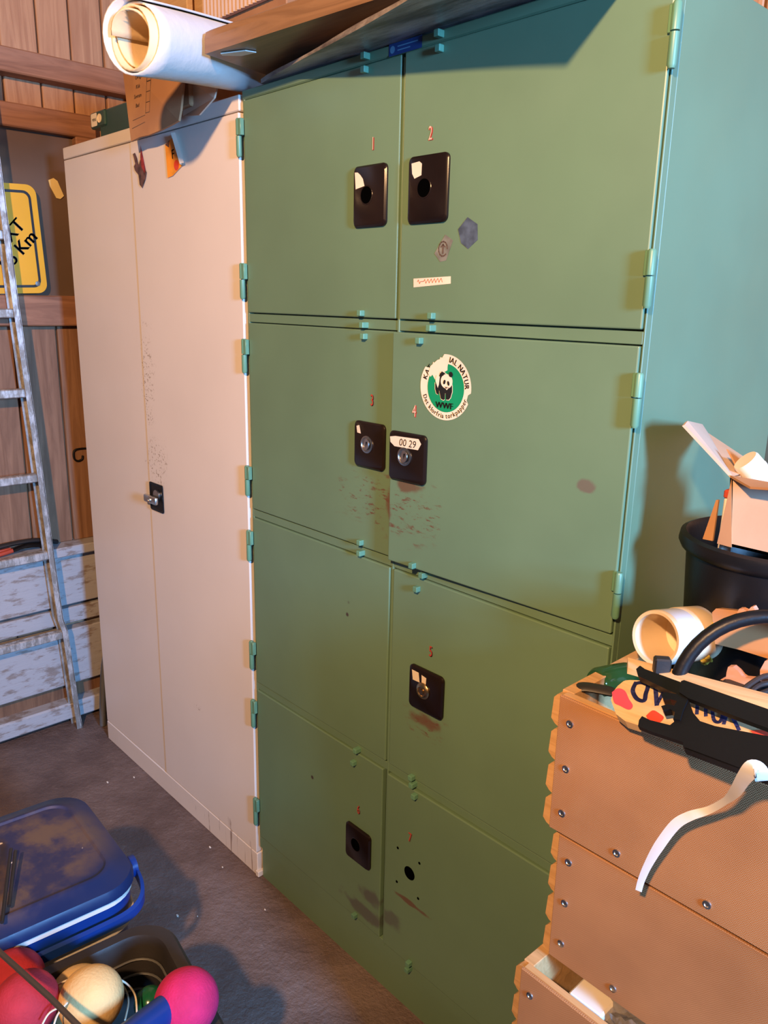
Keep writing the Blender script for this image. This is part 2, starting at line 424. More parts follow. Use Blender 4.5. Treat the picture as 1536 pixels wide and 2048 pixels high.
# left wall: upright planks (their own relief), beams and low horizontal boards
b = newbm(); y = -4.6
while y < .9:
    w = random.uniform(.105, .135); d = random.uniform(0, .006)
    box(b, (-1.30, y, 0), (-1.22+d, y+w-.006, 3.8), .003); y += w
box(b, (-1.34, -4.6, 0), (-1.29, .9, 3.8)); struct('wall_left', b, M['roofwood'])
b = newbm(); x = -1.6
while x < 4.6:
    w = random.uniform(.11, .15); d = random.uniform(0, .006)
    box(b, (x, .66-d, 0), (x+w-.005, .74, 3.8), .003); x += w
box(b, (-1.6, .735, 0), (4.6, .78, 3.8)); struct('wall_back', b, M['roofwood'])
b = newbm(); box(b, (-1.6, -4.66, 0), (4.6, -4.6, 3.8)); struct('wall_front', b, M['roofwood'])
b = newbm()      # right wall with a tall doorway the daylight comes through
box(b, (3.4, -4.6, 0), (3.48, -1.35, 3.8)); box(b, (3.4, -.2, 0), (3.48, .9, 3.8)); box(b, (3.4, -1.35, 2.35), (3.48, -.2, 3.8))
struct('wall_right', b, M['darkwood'])
b = newbm(); box(b, (-1.24, -4.6, 2.20), (-1.15, .64, 2.27), .004); struct('trim_1', b, M['beam'])
b = newbm(); box(b, (-1.24, -4.6, 1.45), (-1.16, .64, 1.548), .004); struct('trim_2', b, M['beam'])
b = newbm(); box(b, (-1.23, -4.6, 2.05), (-1.165, .20, 2.12), .004); struct('trim_3', b, M['beam'])
b = newbm(); box(b, (-1.23, .13, 1.54), (-1.17, .20, 2.06), .004); struct('trim_4', b, M['beam'])
b = newbm(); box(b, (-1.225, -1.3, 1.54), (-1.20, .135, 2.055)); struct('window_1', b, M['pane'])
# low boards, ledge and sill
b = newbm()
for z0, z1, d in ((.15, .365, 0), (.385, .445, .012), (.46, .66, .004)):
    box(b, (-1.22, -4.6, z0), (-1.165-d, .64, z1), .004)
struct('trim_5', b, M['whitewood'])
b = newbm(); box(b, (-1.22, -4.6, .655), (-1.13, .64, .69), .004); struct('trim_6', b, M['whitewood'])
b = newbm(); box(b, (-1.22, -4.6, .02), (-1.145, .64, .085), .006); struct('trim_7', b, M['whitewood'])
b = newbm(); p = px(226, 90, 'Y', .6); box(b, (-1.22, .56, .7), (-1.12, .655, 3.8), .004); struct('trim_8', b, M['beam'])
b = newbm(); y = -4.6        # upright boards between ledge and rail, coloured darker to stand in for shade
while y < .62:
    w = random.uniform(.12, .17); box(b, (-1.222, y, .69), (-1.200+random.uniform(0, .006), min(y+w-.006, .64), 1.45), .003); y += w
struct('trim_9', b, M['shadewood'])
b = newbm(); box(b, (-1.222, -4.6, .085), (-1.20, .64, .15)); struct('trim_10', b, M['darkwood'])  # dark strip standing in for the shade in the gap

# ------------------------------------------------------------------ green locker
LW, LH, LD = .9943, 1.98, .49
Z0, DH, DG = 1.9596, .4376, .0229
DX = ((.0087, .4920), (.5030, .9895))
lk = thing('metal_locker', 'green steel locker with eight numbered doors and black lock plates beside the cream cabinet', 'locker', (LW/2, LD/2, 0))
b = newbm()
box(b, (0, .016, .10), (LW, LD, LH-.001), .002)
fy0, fy1, g = .0025, .017, .0028
box(b, (0, fy0, .10), (DX[0][0]-g*.6, fy1, LH-.002), .0008); box(b, (DX[1][1]+g*.6, fy0, .10), (LW, fy1, LH-.002), .0008)
for r in range(5):
    zt = LH-.002 if r == 0 else Z0-(r-1)*(DH+DG)-DH-g
    zb = .10 if r == 4 else Z0-r*(DH+DG)+g*.7
    box(b, (DX[0][0]-g*.6, fy0, zb), (DX[1][1]+g*.6, fy1, zt), .0008)
box(b, (.0, .010, 0), (LW, LD-.01, .10))
box(b, (-.001, .001, LH-.018), (LW+.001, .03, LH), .002)         # front lip of the top
box(b, (.4945, .001, .125), (.5000, .02, 1.955), .001)             # centre mullion rib
obj('body', b, M['green'], lk)
PLATES = {1: ((.376, .465), (1.685, 1.792)), 2: ((.523, .616), (1.684, 1.793)), 3: ((.386, .474), (1.231, 1.323)), 4: ((.505, .598), (1.227, 1.320)),
          5: ((.561, .653), (.766, .858)), 6: ((.370, .454), (.300, .391))}
NUMPOS = {1: (.421, 1.828), 2: (.568, 1.827), 3: (.431, 1.367), 4: (.562, 1.362), 5: (.612, .900), 6: (.408, .438), 7: (.576, .462)}
DOORNO = {(0, 0): 1, (1, 0): 2, (0, 1): 3, (1, 1): 4, (0, 2): 0, (1, 2): 5, (0, 3): 6, (1, 3): 7}
doors = {}
def swing(o, hx, ang):
    """turn a door and what is on it about its upright hinge line"""
    R = Matrix.Translation((hx, .004, 0)) @ Matrix.Rotation(ang, 4, 'Z') @ Matrix.Translation((-hx, -.004, 0))
    o.matrix_parent_inverse = emat(lk).inverted() @ R
NAMES = {1: 'numbered 1, with an empty round lock hole', 2: 'numbered 2, with two sticker remains and a paper name strip', 3: 'numbered 3, with a key lock', 4: 'numbered 4, with a round panda sticker and rust scuffs',
         5: 'numbered 5, with a brass lock', 6: 'numbered 6, near the floor', 7: 'numbered 7, with a bare lock hole', 0: 'without a number or a lock'}
for (c, r), n in DOORNO.items():
    x0, x1 = DX[c]; zt = Z0-r*(DH+DG); zb = zt-DH
    if n == 6: x1 -= .007
    b = newbm(); box(b, (x0, -.0015, zb), (x1, .012, zt), .0022, 2)
    if n == 7:
        pass
    d = obj('door', b, M['green'], lk, label='green locker door '+NAMES[n]); doors[n] = d
    if n in PLATES:
        (a0, a1), (c0, c1) = PLATES[n]; cx, cz, w, h = (a0+a1)/2, (c0+c1)/2, a1-a0, c1-c0
        b = newbm(); P = rrect(w, h, .010, 5)
        I = [(x*.93, z*.94) for x, z in P]
        loft(b, [[(cx+x, -.0016, cz+z) for x, z in P], [(cx+x, -.0055, cz+z) for x, z in P], [(cx+x, -.0085, cz+z) for x, z in I]])
        pl = obj('lock_plate', b, M['plate'], d, smooth=True, label='dark brown rounded lock plate')
        b = newbm(); hx, hz, hr = cx-.006 if n < 3 else cx-.004, cz+.002, .0150
        MM = axisM((hx, -.0087, hz), (0, -1, 0))
        if n in (1, 2, 6):
            lathe(b, [(hr*1.15, 0), (hr*1.1, .0006), (hr, .0004)], MM, 28, 1); lathe(b, [(0, .0003), (hr, .0003)], MM, 28, 0)
            obj('lock_hole', b, [M['hole'], M['plate']], d, smooth=False)
        elif n in (3, 4):
            lathe(b, [(hr*1.15, 0), (hr*1.15, .0015), (hr*.95, .002), (hr*.9, .0005), (0, .0005)], MM, 28, 0)
            MM2 = axisM((hx, -.0095, hz), (-.25, -1, .1)); lathe(b, [(hr*.75, 0), (hr*.75, .002), (0, .0022)], MM2, 28, 0)
            box(b, (hx+.001, -.0125, hz-.006), (hx+.0035, -.0115, hz+.006), mi=1)
            obj('lock_cylinder', b, [M['steel'], M['hole']], d, smooth=True)
        else:
            lathe(b, [(.017, 0), (.017, .002), (.014, .005), (.010, .006), (.009, .004), (.006, .004), (.0055, .007), (0, .007)], MM, 28, 0)
            obj('lock_cylinder', b, [M['brass']], d, smooth=True, label='round dull brass lock')
        # paper remains on the plate
        D = Decal((cx, -.0086, cz), (1, 0, 0), (0, 0, 1)); jag = lambda L: [(x+random.uniform(-.001, .001), z+random.uniform(-.001, .001)) for x, z in L]
        if n == 1: D.poly(jag([(-.038, .043), (-.030, .043), (-.024, .038), (-.016, .030), (-.012, .018), (-.036, .014)]))
        elif n == 2: D.poly(jag([(-.037, .043), (-.018, .045), (-.012, .040), (-.013, .022), (-.030, .019), (-.035, .026)]))
        elif n == 3: D.poly(jag([(-.036, .036), (-.026, .038), (-.021, .022), (-.032, .022)]))
        elif n == 4:
            D.poly(jag([(-.043, .034), (-.028, .037), (.030, .040), (.036, .030), (.030, .018), (-.030, .018), (-.042, .024)]))
            D.text('00 29', .002, .028, .019, 1, 1, shear=.15)
        elif n == 5:
            D.poly(jag([(-.036, .036), (-.018, .036), (-.014, .016), (-.034, .016)])); D.poly(jag([(-.010, .034), (.004, .032), (.002, .016), (-.008, .014)]))
        if n in (1, 2, 3, 4, 5): D.obj('paper_label', [M['cream'], M['ink']], d, label='torn paper scrap on the lock plate' if n != 4 else 'paper strip with handwritten 00 29')
        else: D.bm.free()
    if n == 7:
        for hx, hz, hr, nm in ((.578, .373, .0155, 'lock_hole'), (.541, .415, .0032, 'screw_hole'), (.606, .415, .0032, 'screw_hole'), (.541, .329, .0032, 'screw_hole'), (.606, .327, .0032, 'screw_hole')):
            b = newbm(); lathe(b, [(0, .0004), (hr*.97, .0004), (hr, 0)], axisM((hx, -.0016, hz), (0, -1, 0)), 28); obj(nm, b, M['hole'], d)
    if n in NUMPOS:
        nx, nz = NUMPOS[n]; D = Decal((nx, -.0017, nz), (1, 0, 0), (0, 0, 1))
        D.text(str(n), .0012, -.001, .031, 1, 0, sx=.62, bold=.06); D.text(str(n), 0, 0, .031, 0, 1, sx=.62)
        D.obj('number', [M['redlight'], M['red']] if n in (1, 2, 4) else [M['red'], M['inkfade']], d, label='red transfer number %d' % n)
# door 2 stickers
D = Decal((.607, -.0017, 1.642), (1, .0, 0), (0, 0, 1)); D.poly([(-.020, -.008), (.004, .022), (.022, .012), (.008, -.020), (-.006, -.022)], 0)
D.line([(.010*math.cos(t*.5), -.001+.012*math.sin(t*.5)) for t in range(12)], .0022, 1, 1); D.line([(0, -.008), (0, .006)], .003, 1, 1); D.line([(-.005, .002), (.0, .006), (.005, .002)], .002, 1, 1)
D.obj('sticker', [M['greyst'], M['inkfade']], doors[2], label='grey diamond sticker with a faded round emblem')
D = Decal((.661, -.0017, 1.663), (1, 0, 0), (0, 0, 1)); D.poly([(-.022, .008), (-.002, .026), (.020, .014), (.022, -.010), (.002, -.024), (-.014, -.014)], 0)
D.obj('sticker', [M['bluest']], doors[2], label='slate blue worn sticker patch')
D = Decal((.5825, -.0017, 1.588), (1, 0, .05), (-.05, 0, 1)); D.poly([(-.044, -.008), (.045, -.006), (.045, .006), (-.044, .007)], 0)
D.line([(-.034+.0026*k, .001+.0038*math.sin(k*2.1)*(1 if k not in (4, 5) else 0)) for k in range(24)], .0009, 1, 1)
D.obj('name_strip', [M['cream'], M['red']], doors[2], label='cream paper strip with faint red handwriting')
# door 4: round emblem sticker
D = Decal((.634, -.0018, 1.410), (1, 0, 0), (0, 0, 1)); R = .057
def outl():
    out = []
    for k in range(72):
        t = 2*PI*k/72; rr = R
        dg = math.degrees(t)
        if 95 < dg < 142: rr = R*random.uniform(.80, .93)
        if 338 < dg < 352: rr = R*.90
        out.append((rr*math.cos(t)*1.02, rr*math.sin(t)))
    return out
D.poly(outl(), 0, 0); D.poly(ell(0.001, -.001, R*.735, R*.735, 48), 1, 1)
D.poly([(-.040, .020), (-.036, .034), (-.020, .046), (0, .052), (.006, .050), (.004, .036), (.004, .030), (-.012, .022), (-.018, .012), (-.024, .012), (-.030, .020), (-.034, .016)], 0, 2)
# the panda
B_ = [(-.016, .014), (-.012, .024), (-.004, .026), (.012, .018), (.0165, .004), (.0170, -.006), (.014, -.016), (.010, -.0205), (.004, -.0205), (.0025, -.010), (.0012, -.010), (.001, -.020),
      (-.002, -.022), (-.008, -.020), (-.0115, -.010), (-.0125, -.006), (-.014, -.0135), (-.019, -.012), (-.022, -.004), (-.0225, .007), (-.018, .002)]
D.poly([(x*1.06, y*1.05) for x, y in B_], 0, 3); D.poly(B_, 2, 4)
D.poly([(-.022, .010), (-.016, -.002), (-.0135, .004), (-.012, .018), (-.02, .02)], 0, 5)
D.poly(ell(.004, .011, .0135, .0125, 26), 0, 6); D.poly([(-.002, .002), (.012, .002), (.005, -.004)], 0, 6)
D.poly(ell(.013, .0235, .0047, .0047, 16), 2, 7); D.poly(ell(-.006, .0235, .003, .004, 12, .6), 2, 7)
D.poly(ell(-.0005, .0095, .0026, .0042, 14, -.35), 2, 8); D.poly(ell(.0085, .008, .0026, .0042, 14, .3), 2, 8); D.poly([(.0015, .001), (.0062, .001), (.0038, -.0015)], 2, 8)
D.text('WWF', .000, -.031, .0150, 2, 3, sx=1.05, bold=.05)
D.arc_text('IAL NATUR', 0, 0, R*.865, math.radians(82), -1, .0140, 2, 2, True, sx=.88, bold=.03)
D.arc_text('KAT', 0, 0, R*.865, math.radians(168), -1, .0140, 2, 1, True, sx=.95, bold=.03)
D.arc_text('Det klorfria torkpapper', 0, 0, R*.865, math.radians(198), 1, .0122, 2, 2, False, sx=.88, bold=.02)
D.obj('sticker', [M['cream'], M['wgreen'], M['ink']], doors[4], label='round white and green panda sticker, torn at the top left')
# small lugs on doors and rails
LUGS = [(.403, 1.972, None), (.403, 1.950, 1), (.582, 1.972, None), (.587, 1.949, 2), (.401, 1.530, 1), (.408, 1.508, None), (.411, 1.487, 3), (.590, 1.530, 2), (.586, 1.509, None), (.574, 1.487, 4),
        (.408, 1.072, 3), (.408, 1.049, None), (.574, 1.069, 4), (.588, 1.050, None), (.574, 1.018, 5), (.404, .588, None), (.395, .553, 6), (.577, .606, 5), (.580, .590, None), (.590, .570, 7),
        (.590, .150, 7), (.585, .128, None), (.405, .150, 6)]
for lx, lz, n in LUGS:
    par = doors[n] if n else lk
    b = newbm(); y0 = -.0012 if n else .006
    box(b, (lx-.0055, -.013, lz-.0055), (lx+.0055, y0, lz+.0055), .0014, 2)
    obj('locking_lug', b, M['greenedge'], par)
# hinges
HL = [(1.926, 1.849), (1.629, 1.551), (1.463, 1.385), (1.166, 1.092), (1.005, .926), (.712, .634), (.547, .468), (.255, .172)]
for side in (0, 1):
    for zt, zb in HL:
        hx = -.004 if side == 0 else .9975
        b = newbm(); zm = (zt+zb)/2+.004
        tube(b, [(hx, -.007, zb), (hx, -.007, zb+.004), (hx, -.007, zm-.001)], [.0045, .0062, .0062], 12)
        tube(b, [(hx, -.007, zm+.001), (hx, -.007, zt-.003), (hx, -.007, zt)], [.0062, .0062, .0045], 12)
        if side == 0: box(b, (hx, -.012, zm), (hx+.014, -.002, zt-.001), .001)
        else: box(b, (hx-.012, -.006, zm), (hx, .001, zt-.001), .001)
        obj('hinge', b, M['greenedge'], lk, smooth=True)
# little blue maker's plate on the top lip
D = Decal((.498, .0008, 1.971), (1, 0, .0), (0, 0, 1)); D.poly([(-.040, -.0095), (.040, -.0095), (.040, .0095), (-.040, .0095)], 0)
D.poly(ell(-.031, 0, .006, .006, 16), 1, 1)
for k, w in ((0, .048), (1, .03)): D.line([(-.018, .003-.006*k), (-.018+w, .003-.006*k)], .0018, 1, 1)
D.obj('maker_label', [M['blue_label'], M['paleblue']], lk, label='small blue printed label on the top edge')
swing(doors[4], .9895, math.radians(2.0))
swing(doors[2], .9895, math.radians(.25))
swing(doors[7], .9895, math.radians(.4))

# ------------------------------------------------------------------ cream cabinet
GX0, GX1, GH = -.962, -.010, 1.975
cb = thing('storage_cabinet', 'tall cream steel two door cabinet between the ladder and the green locker', 'cabinet', ((GX0+GX1)/2, .22, 0))
b = newbm(); box(b, (GX0, .018, 0), (GX1, .44, GH), .002); box(b, (GX0, -.001, 1.943), (GX1, .02, GH), .002); box(b, (GX0, -.001, 0), (GX1, .02, .072), .002)
obj('body', b, M['grey'], cb)
b = newbm(); box(b, (GX0+.002, -.001, .075), (-.524, .016, 1.940), .002, 2)
gl = obj('door', b, M['grey'], cb, label='plain left door of the cream cabinet')
gl.matrix_parent_inverse = emat(cb).inverted() @ Matrix.Translation((GX0, 0, 0)) @ Matrix.Rotation(math.radians(.2), 4, 'Z') @ Matrix.Translation((-GX0, 0, 0))
b = newbm(); box(b, (-.5225, -.002, .075), (GX1-.002, .016, 1.940), .002, 2)
gr = obj('door', b, M['grey'], cb, label='right door of the cream cabinet, with black handle and two stickers')
b = newbm(); P = rrect(.078, .082, .006, 4)
cx, cz = -.478, .995
loft(b, [[(cx+x, -.0041, cz+z) for x, z in P], [(cx+x, -.0065, cz+z) for x, z in P], [(cx+x*.9, -.007, cz+z*.9) for x, z in P], [(cx+x*.82, -.0048, cz+z*.82) for x, z in P]])
obj('handle_plate', b, M['black'], gr)
b = newbm(); MM = axisM((cx+.008, -.0055, cz+.008), (0, -1, 0)); lathe(b, [(.016, 0), (.016, .006), (0, .006)], MM, 24)
box(b, (cx-.042, -.026, cz-.016), (cx+.030, -.014, cz+.006), .004, 2)
lathe(b, [(.008, 0), (.008, .003), (.004, .003), (.004, 0.001), (0, .001)], axisM((cx-.004, -.026, cz-.005), (0, -1, 0)), 20)
obj('handle', b, M['steel'], gr, smooth=True, label='chrome turn handle with keyhole')
D = Decal((-.470, -.0042, 1.875), (1, 0, 0), (0, 0, 1))
D.poly([(-.036, .034), (-.024, .036), (-.014, .022), (-.008, .004), (.004, .018), (.010, .010), (.022, -.004), (.034, -.016), (.026, -.032), (.006, -.052), (-.008, -.042), (-.012, -.018), (-.030, -.006), (-.034, .004), (-.026, .010)], 0)
D.poly([(.010, .050), (.030, -.012), (.022, -.018), (.006, .002), (.004, .020)], 1, 1)
D.obj('sticker', [M['brownst'], M['redst']], gr, label='worn brown and red sticker scrap')
D = Decal((-.296, -.0042, 1.875), (1, 0, .1), (-.1, 0, 1))
D.poly([(-.034, .040), (.008, .048), (.040, -.022), (-.010, -.036), (-.036, -.036)], 0)
D.poly(ell(.012, -.016, .012, .012, 18), 1, 1); D.text('F', .000, .012, .03, 2, 1, bold=.03)
D.poly([(-.034, .040), (-.010, .046), (-.016, .030)], 3, 1)
D.obj('sticker', [M['orange'], M['redp'], M['ink'], M['brownst']], gr, label='torn orange sticker with a black letter')
b = newbm(); L = []
for k in range(7):
    t = k/6; L.append([(-.290+.010*t+.040*t, -.0045-.008*math.sin(t*2.4), 1.925-.055*t-.02*t), (-.268+.01*t+.038*t, -.0045-.014*math.sin(t*2.2), 1.925-.048*t-.018*t)])
L = [[(-.292+.036*k/6, -.0047, 1.930-.072*k/6), (-.284+.036*k/6, -.0150, 1.931-.072*k/6), (-.268+.036*k/6, -.0125, 1.930-.070*k/6)] for k in range(7)]
R_ = [[b.verts.new(p) for p in r] for r in L]
for A, B in zip(R_, R_[1:]):
    for k in range(2): b.faces.new((A[k], A[k+1], B[k+1], B[k]))
obj('sticker', b, M['paperw'], gr, label='white curled back of the orange sticker')
# foot pad and edge strip
b = newbm(); box(b, (-.016, -.004, 0), (-.002, .02, .018), .002); obj('foot', b, M['greydark'], cb)

# ------------------------------------------------------------------ ladder
LX = -1.095
lad = thing('ladder', 'scratched aluminium ladder with a bent rail leaning against the wooden wall', 'ladder', (LX, -.2, 0))
railpx = [(-90, -300), (-35, 50), (3, 345), (36, 600), (79, 900), (104, 1085), (126, 1238), (135, 1262), (162, 1442)]
rail = [px(x, y, 'X', LX) for x, y in railpx]
rail[-1].z = 0.0; rail[-1].y = rail[-2].y+.022
def boxsweep(bm, pts, wy, wx):
    R = []
    for p in pts: R.append([bm.verts.new(p+Vector(q)) for q in ((-wx, -wy, 0), (0, -wy, 0), (0, wy, 0), (-wx, wy, 0))])
    for A, B in zip(R, R[1:]):
        for k in range(4): bm.faces.new((A[k], A[(k+1) % 4], B[(k+1) % 4], B[k]))
    bm.faces.new(R[0]); bm.faces.new(R[-1])
def channel(bm, pts, s):
    # C section: web to the outside, flanges pointing inwards
    for off, wy, wx, dx in ((0, .0016, .055, 0), (-s*.009, .009, .002, 0), (-s*.009, .009, .002, -.053)):
        boxsweep(bm, [p+Vector((dx, off, 0)) for p in pts], wy, wx)
b = newbm(); channel(b, rail, 1); obj('rail', b, M['alu'], lad)
b = newbm(); rail2 = [Vector((p.x, -.50-.04*(1-p.z/2.4), p.z)) for p in rail]; channel(b, rail2, -1); obj('rail', b, M['alu'], lad)
def raily(z):
    for p, q in zip(rail, rail[1:]):
        if q.z <= z <= p.z: t = (z-q.z)/(p.z-q.z); return q.y+(p.y-q.y)*t
    return rail[0].y
for yy, xx in ((-210, -75), (-20, -45), (170, -20), (345, 5), (470, 20), (627, 35), (787, 55), (957, 80), (1112, 105), (1272, 130)):
    if yy in (345,): continue
    z = px(xx, yy, 'X', LX).z
    b = newbm(); box(b, (LX-.040, -.52, z-.014), (LX-.010, raily(z)-.002, z+.014), .003); obj('rung', b, M['alu'], lad)

# ------------------------------------------------------------------ things on the left wall
# road sign hung by its corner: the lettering runs at 45 degrees to the plate edges
SX = -1.157
tr, br = px(70, 370, 'X', SX), px(96, 586, 'X', SX); s = .47
sg = thing('road_sign', 'yellow diamond road sign with black border hung on the wooden wall behind the ladder', 'sign', (SX, tr.y-s/2, (tr.z+br.z)/2))
V = (tr-br).normalized(); U = Vector((0, 1, 0)); U = (U-V*U.dot(V)).normalized(); s = (tr-br).length
O = br-U*s/2+V*s/2
b = newbm(); P = rrect(s, s, .03, 6); prism(b, [O+U*x+V*y for x, y in P], Vector((-.002, 0, 0))); obj('plate', b, M['yellow'], sg)
D = Decal(O+Vector((.0005, 0, 0)), U, V)
P1, P2 = rrect(s-.036, s-.036, .024, 6), rrect(s-.052, s-.052, .018, 6)
for k in range(len(P1)):
    k2 = (k+1) % len(P1); D.poly([P1[k], P1[k2], P2[k2], P2[k]], 0, 0)
a45 = math.radians(45)
D.text('NEXT', .055, .002, .056, 0, 0, rot=a45, bold=.03); D.text('25 Km', .087, -.034, .056, 0, 0, rot=a45, bold=.03)
# leaping animal silhouette above the words, as far as it shows behind the ladder
D.poly([(-.13, .0), (-.10, .06), (-.04, .10), (.02, .128), (.055, .118), (.06, .09), (.03, .07), (-.01, .04), (-.04, .0), (-.05, -.05), (-.01, -.10), (.02, -.118), (.01, -.128), (-.04, -.12), (-.09, -.06), (-.12, -.04)], 0, 0)
D.obj('lettering', [M['signblack']], sg, label='black border, leaping animal and NEXT 25 Km')
b = newbm(); q = br-U*.030+V*.030; lathe(b, [(.0075, 0), (.0075, .002), (0, .003)], axisM(q+Vector((.001, 0, 0)), (1, 0, 0)), 16); obj('bolt', b, M['tin'], sg, smooth=True)
# warm light patch on the pane, modelled as a thin yellow strip
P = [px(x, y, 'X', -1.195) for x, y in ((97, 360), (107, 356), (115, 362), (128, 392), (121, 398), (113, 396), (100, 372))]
b = newbm(); prism(b, P, (-.003, 0, 0)); tag(obj('light_patch', b, mat('pale_yellow', (.80, .62, .25), .6)), 'patch of warm light modelled as a pale yellow strip on the brown pane between sign and cabinet', 'tape')
# hook
b = newbm(); H = [(185, 897), (165, 897), (150, 900), (147, 908), (149, 918), (156, 922), (164, 918), (165, 911)]
tube(b, smoothpath([px(x, y, 'X', -1.19) for x, y in H], 4), .0035, 8); tag(obj('wall_hook', b, M['ironblack'], smooth=True), 'small black iron hook curling from the wall beside the cream cabinet', 'hook')
# pliers on the ledge
pt = px(28, 1100, 'Z', .70); pl = thing('pliers', 'black pliers with red rubber grips lying on the white ledge behind the ladder', 'tool', (-1.165, -.21, .69))
b = newbm(); tube(b, smoothpath([(-1.16, -.20, .705), (-1.165, -.15, .712), (-1.17, -.10, .704)], 5), [.012]*5+[.016]*5+[.006], 10, flat=.5); obj('jaw', b, M['ironblack'], pl, smooth=True)
for dx in (0, .018):
    b = newbm(); tube(b, smoothpath([(-1.16-dx, -.20, .705), (-1.145-dx*2, -.27, .702), (-1.155-dx, -.36, .70)], 5), .0075, 10); obj('grip', b, M['rubred'], pl, smooth=True, label='red rubber grip')
b = newbm(); tube(b, smoothpath([(-1.185, -.04, .70), (-1.18, -.12, .722), (-1.175, -.24, .722), (-1.18, -.33, .70)], 6), .013, 10, flat=.6)
tag(obj('rubber_strap', b, M['softblack'], smooth=True), 'black rubber strap curving behind the pliers on the ledge', 'strap')
# bent tube behind the cabinet
b = newbm(); T = [(-1.06, .02, .0), (-1.06, .03, .10), (-1.05, .05, .28), (-1.05, .10, .38), (-1.05, .20, .42), (-1.05, .32, .42)]
tube(b, smoothpath([(-1.055, .02, .005), (-1.058, .03, .12), (-1.06, .05, .26), (-1.06, .09, .33), (-1.06, .16, .35), (-1.06, .3, .35)], 5), .012, 12)
tag(obj('metal_tube', b, M['tin'], smooth=True), 'bent grey metal tube standing in the gap between wall and cream cabinet', 'tube')

# ------------------------------------------------------------------ things on top of the cabinets
# paper roll
A0 = px(270, 153, 'Y', -.275)+Vector((0, 0, .0655)); A1 = A0+(Vector((-.028, 0, 2.048))-A0)*1.65
ax = (A1-A0).normalized(); RR = .066; SEAM = .15
rl = thing('paper_roll', 'thick white paper roll sticking out over the corner of the cream cabinet', 'roll', (A0+A1)/2)
b = newbm(); Lg = (A1-A0).length; MM = axisM(A0, ax, (0, 0, 1)); nseg = 90; turns = 3.3
rows = []
for j in range(14):
    z = Lg*j/13; row = []
    for k in range(nseg+1):
        th = 2*PI*turns*k/nseg; r = RR*(.66+.34*k/nseg)*(1+.012*math.sin(3*th+j*.7))
        zz = z-(.012*math.sin(th*.7+1) if j == 0 else 0)
        row.append(b.verts.new(MM @ Vector((r*math.cos(th+SEAM), r*math.sin(th+SEAM), zz))))
    rows.append(row)
for A, B in zip(rows, rows[1:]):
    for k in range(nseg):
        f = b.faces.new((A[k], A[k+1], B[k+1], B[k])); f.material_index = 0 if k > nseg*(1-1/turns) else 1
o = obj('paper', b, [M['felt'], M['feltin']], rl, smooth=True)
so = o.modifiers.new('s', 'SOLIDIFY'); so.thickness = .0035; so.offset = -1
# thick brown shelf board on top
a, bb = px(410, 108, 'Z', 2.004), px(757, -3, 'Z', 2.004)
ex = (bb-a).normalized(); ey = Vector((-.20, .98, 0)).normalized(); ez = Vector((0, 0, 1))
b = newbm(); prof = [(0, 0), (.30, 0), (.30, .045), (.016, .045), (.004, .038), (0, .026)]
prism(b, [a+ey*u+ez*v for u, v in prof], ex*.88)
tag(obj('shelf_board', b, M['shelf']), 'thick brown wooden board with rounded edge lying over the green locker and the paper roll', 'board')
b = newbm(); Q = [a+ex*u+ey*v-ez*.0012 for u, v in ((.035, .012), (.09, .03), (.10, .05), (.06, .045), (.03, .02))]; prism(b, Q, -ez*.002)
tag(obj('tape_scrap', b, M['paperw']), 'crumpled white tape scrap stuck to the underside of the brown board', 'tape')
# grey worn sheet, skewed over the front of the locker
g0 = Vector((.065, .005, 1.983)); g1 = Vector((.945, -.235, 1.955)); g2 = Vector((.905, .10, 1.988)); g3 = Vector((.13, .36, 1.988))
b = newbm(); n = 24; top = []; botm = []
for j in range(9):
    v = j/8; row = []; row2 = []
    for i in range(n+1):
        u = i/n; p = (g0.lerp(g1, u)).lerp(g3.lerp(g2+Vector((.03, .30, 0)), u), v)
        p.z = 1.984-.12*max(0, -p.y)+.0015*math.sin(u*9+v*3); t = .007+.002*math.sin(u*14+1)
        row.append(b.verts.new(p)); row2.append(b.verts.new(p+Vector((0, 0, t))))
    top.append(row2); botm.append(row)
for G in (top, botm):
    for A, B in zip(G, G[1:]):
        for k in range(n): b.faces.new((A[k], A[k+1], B[k+1], B[k]))
def rim(A, B):
    for k in range(len(A)-1): b.faces.new((A[k], A[k+1], B[k+1], B[k]))
rim(top[0], botm[0]); rim(top[-1], botm[-1]); rim([r[0] for r in top], [r[0] for r in botm]); rim([r[-1] for r in top], [r[-1] for r in botm])
tag(obj('worn_sheet', b, M['sheet'], smooth=True), 'thin silvery grey worn sheet lying skewed between the green locker and the brown board', 'sheet')
# moving box with printed flap hanging over the cream cabinet
mb = thing('moving_box', 'brown cardboard moving box with printed room list hanging over the cream cabinet', 'box', (-.32, .1, GH))
TL, BL, BR_, TR_ = px(243, 120, 'Y', -.030), px(262, 282, 'Y', -.050), px(357, 243, 'Y', -.050), px(368, 150, 'Y', -.030)
b = newbm(); nrm = ((BR_-BL).cross(TL-BL)).normalized()
if nrm.y > 0: nrm = -nrm
mid = [(BL.lerp(BR_, t)+Vector((0, 0, random.uniform(-.003, .004)))) for t in (0, .2, .4, .6, .8, 1)]
prism(b, [TL]+mid+[BR_.lerp(TR_, .25)+Vector((.003, 0, 0)), TR_], -nrm*.005); obj('front_panel', b, M['card'], mb)
b = newbm(); p0, p1 = TL+Vector((.0, .012, 0)), TR_+Vector((0, .012, 0))
box(b, (TL.x+.005, TL.y+.012, GH+.001), (TR_.x, .26, GH+.17), .003); obj('box_body', b, M['card'], mb)
q0, q1, q2, q3 = px(366, 170, 'Y', -.012), px(357, 243, 'Y', -.02), px(398, 238, 'Y', -.05), px(424, 205, 'Y', -.03)
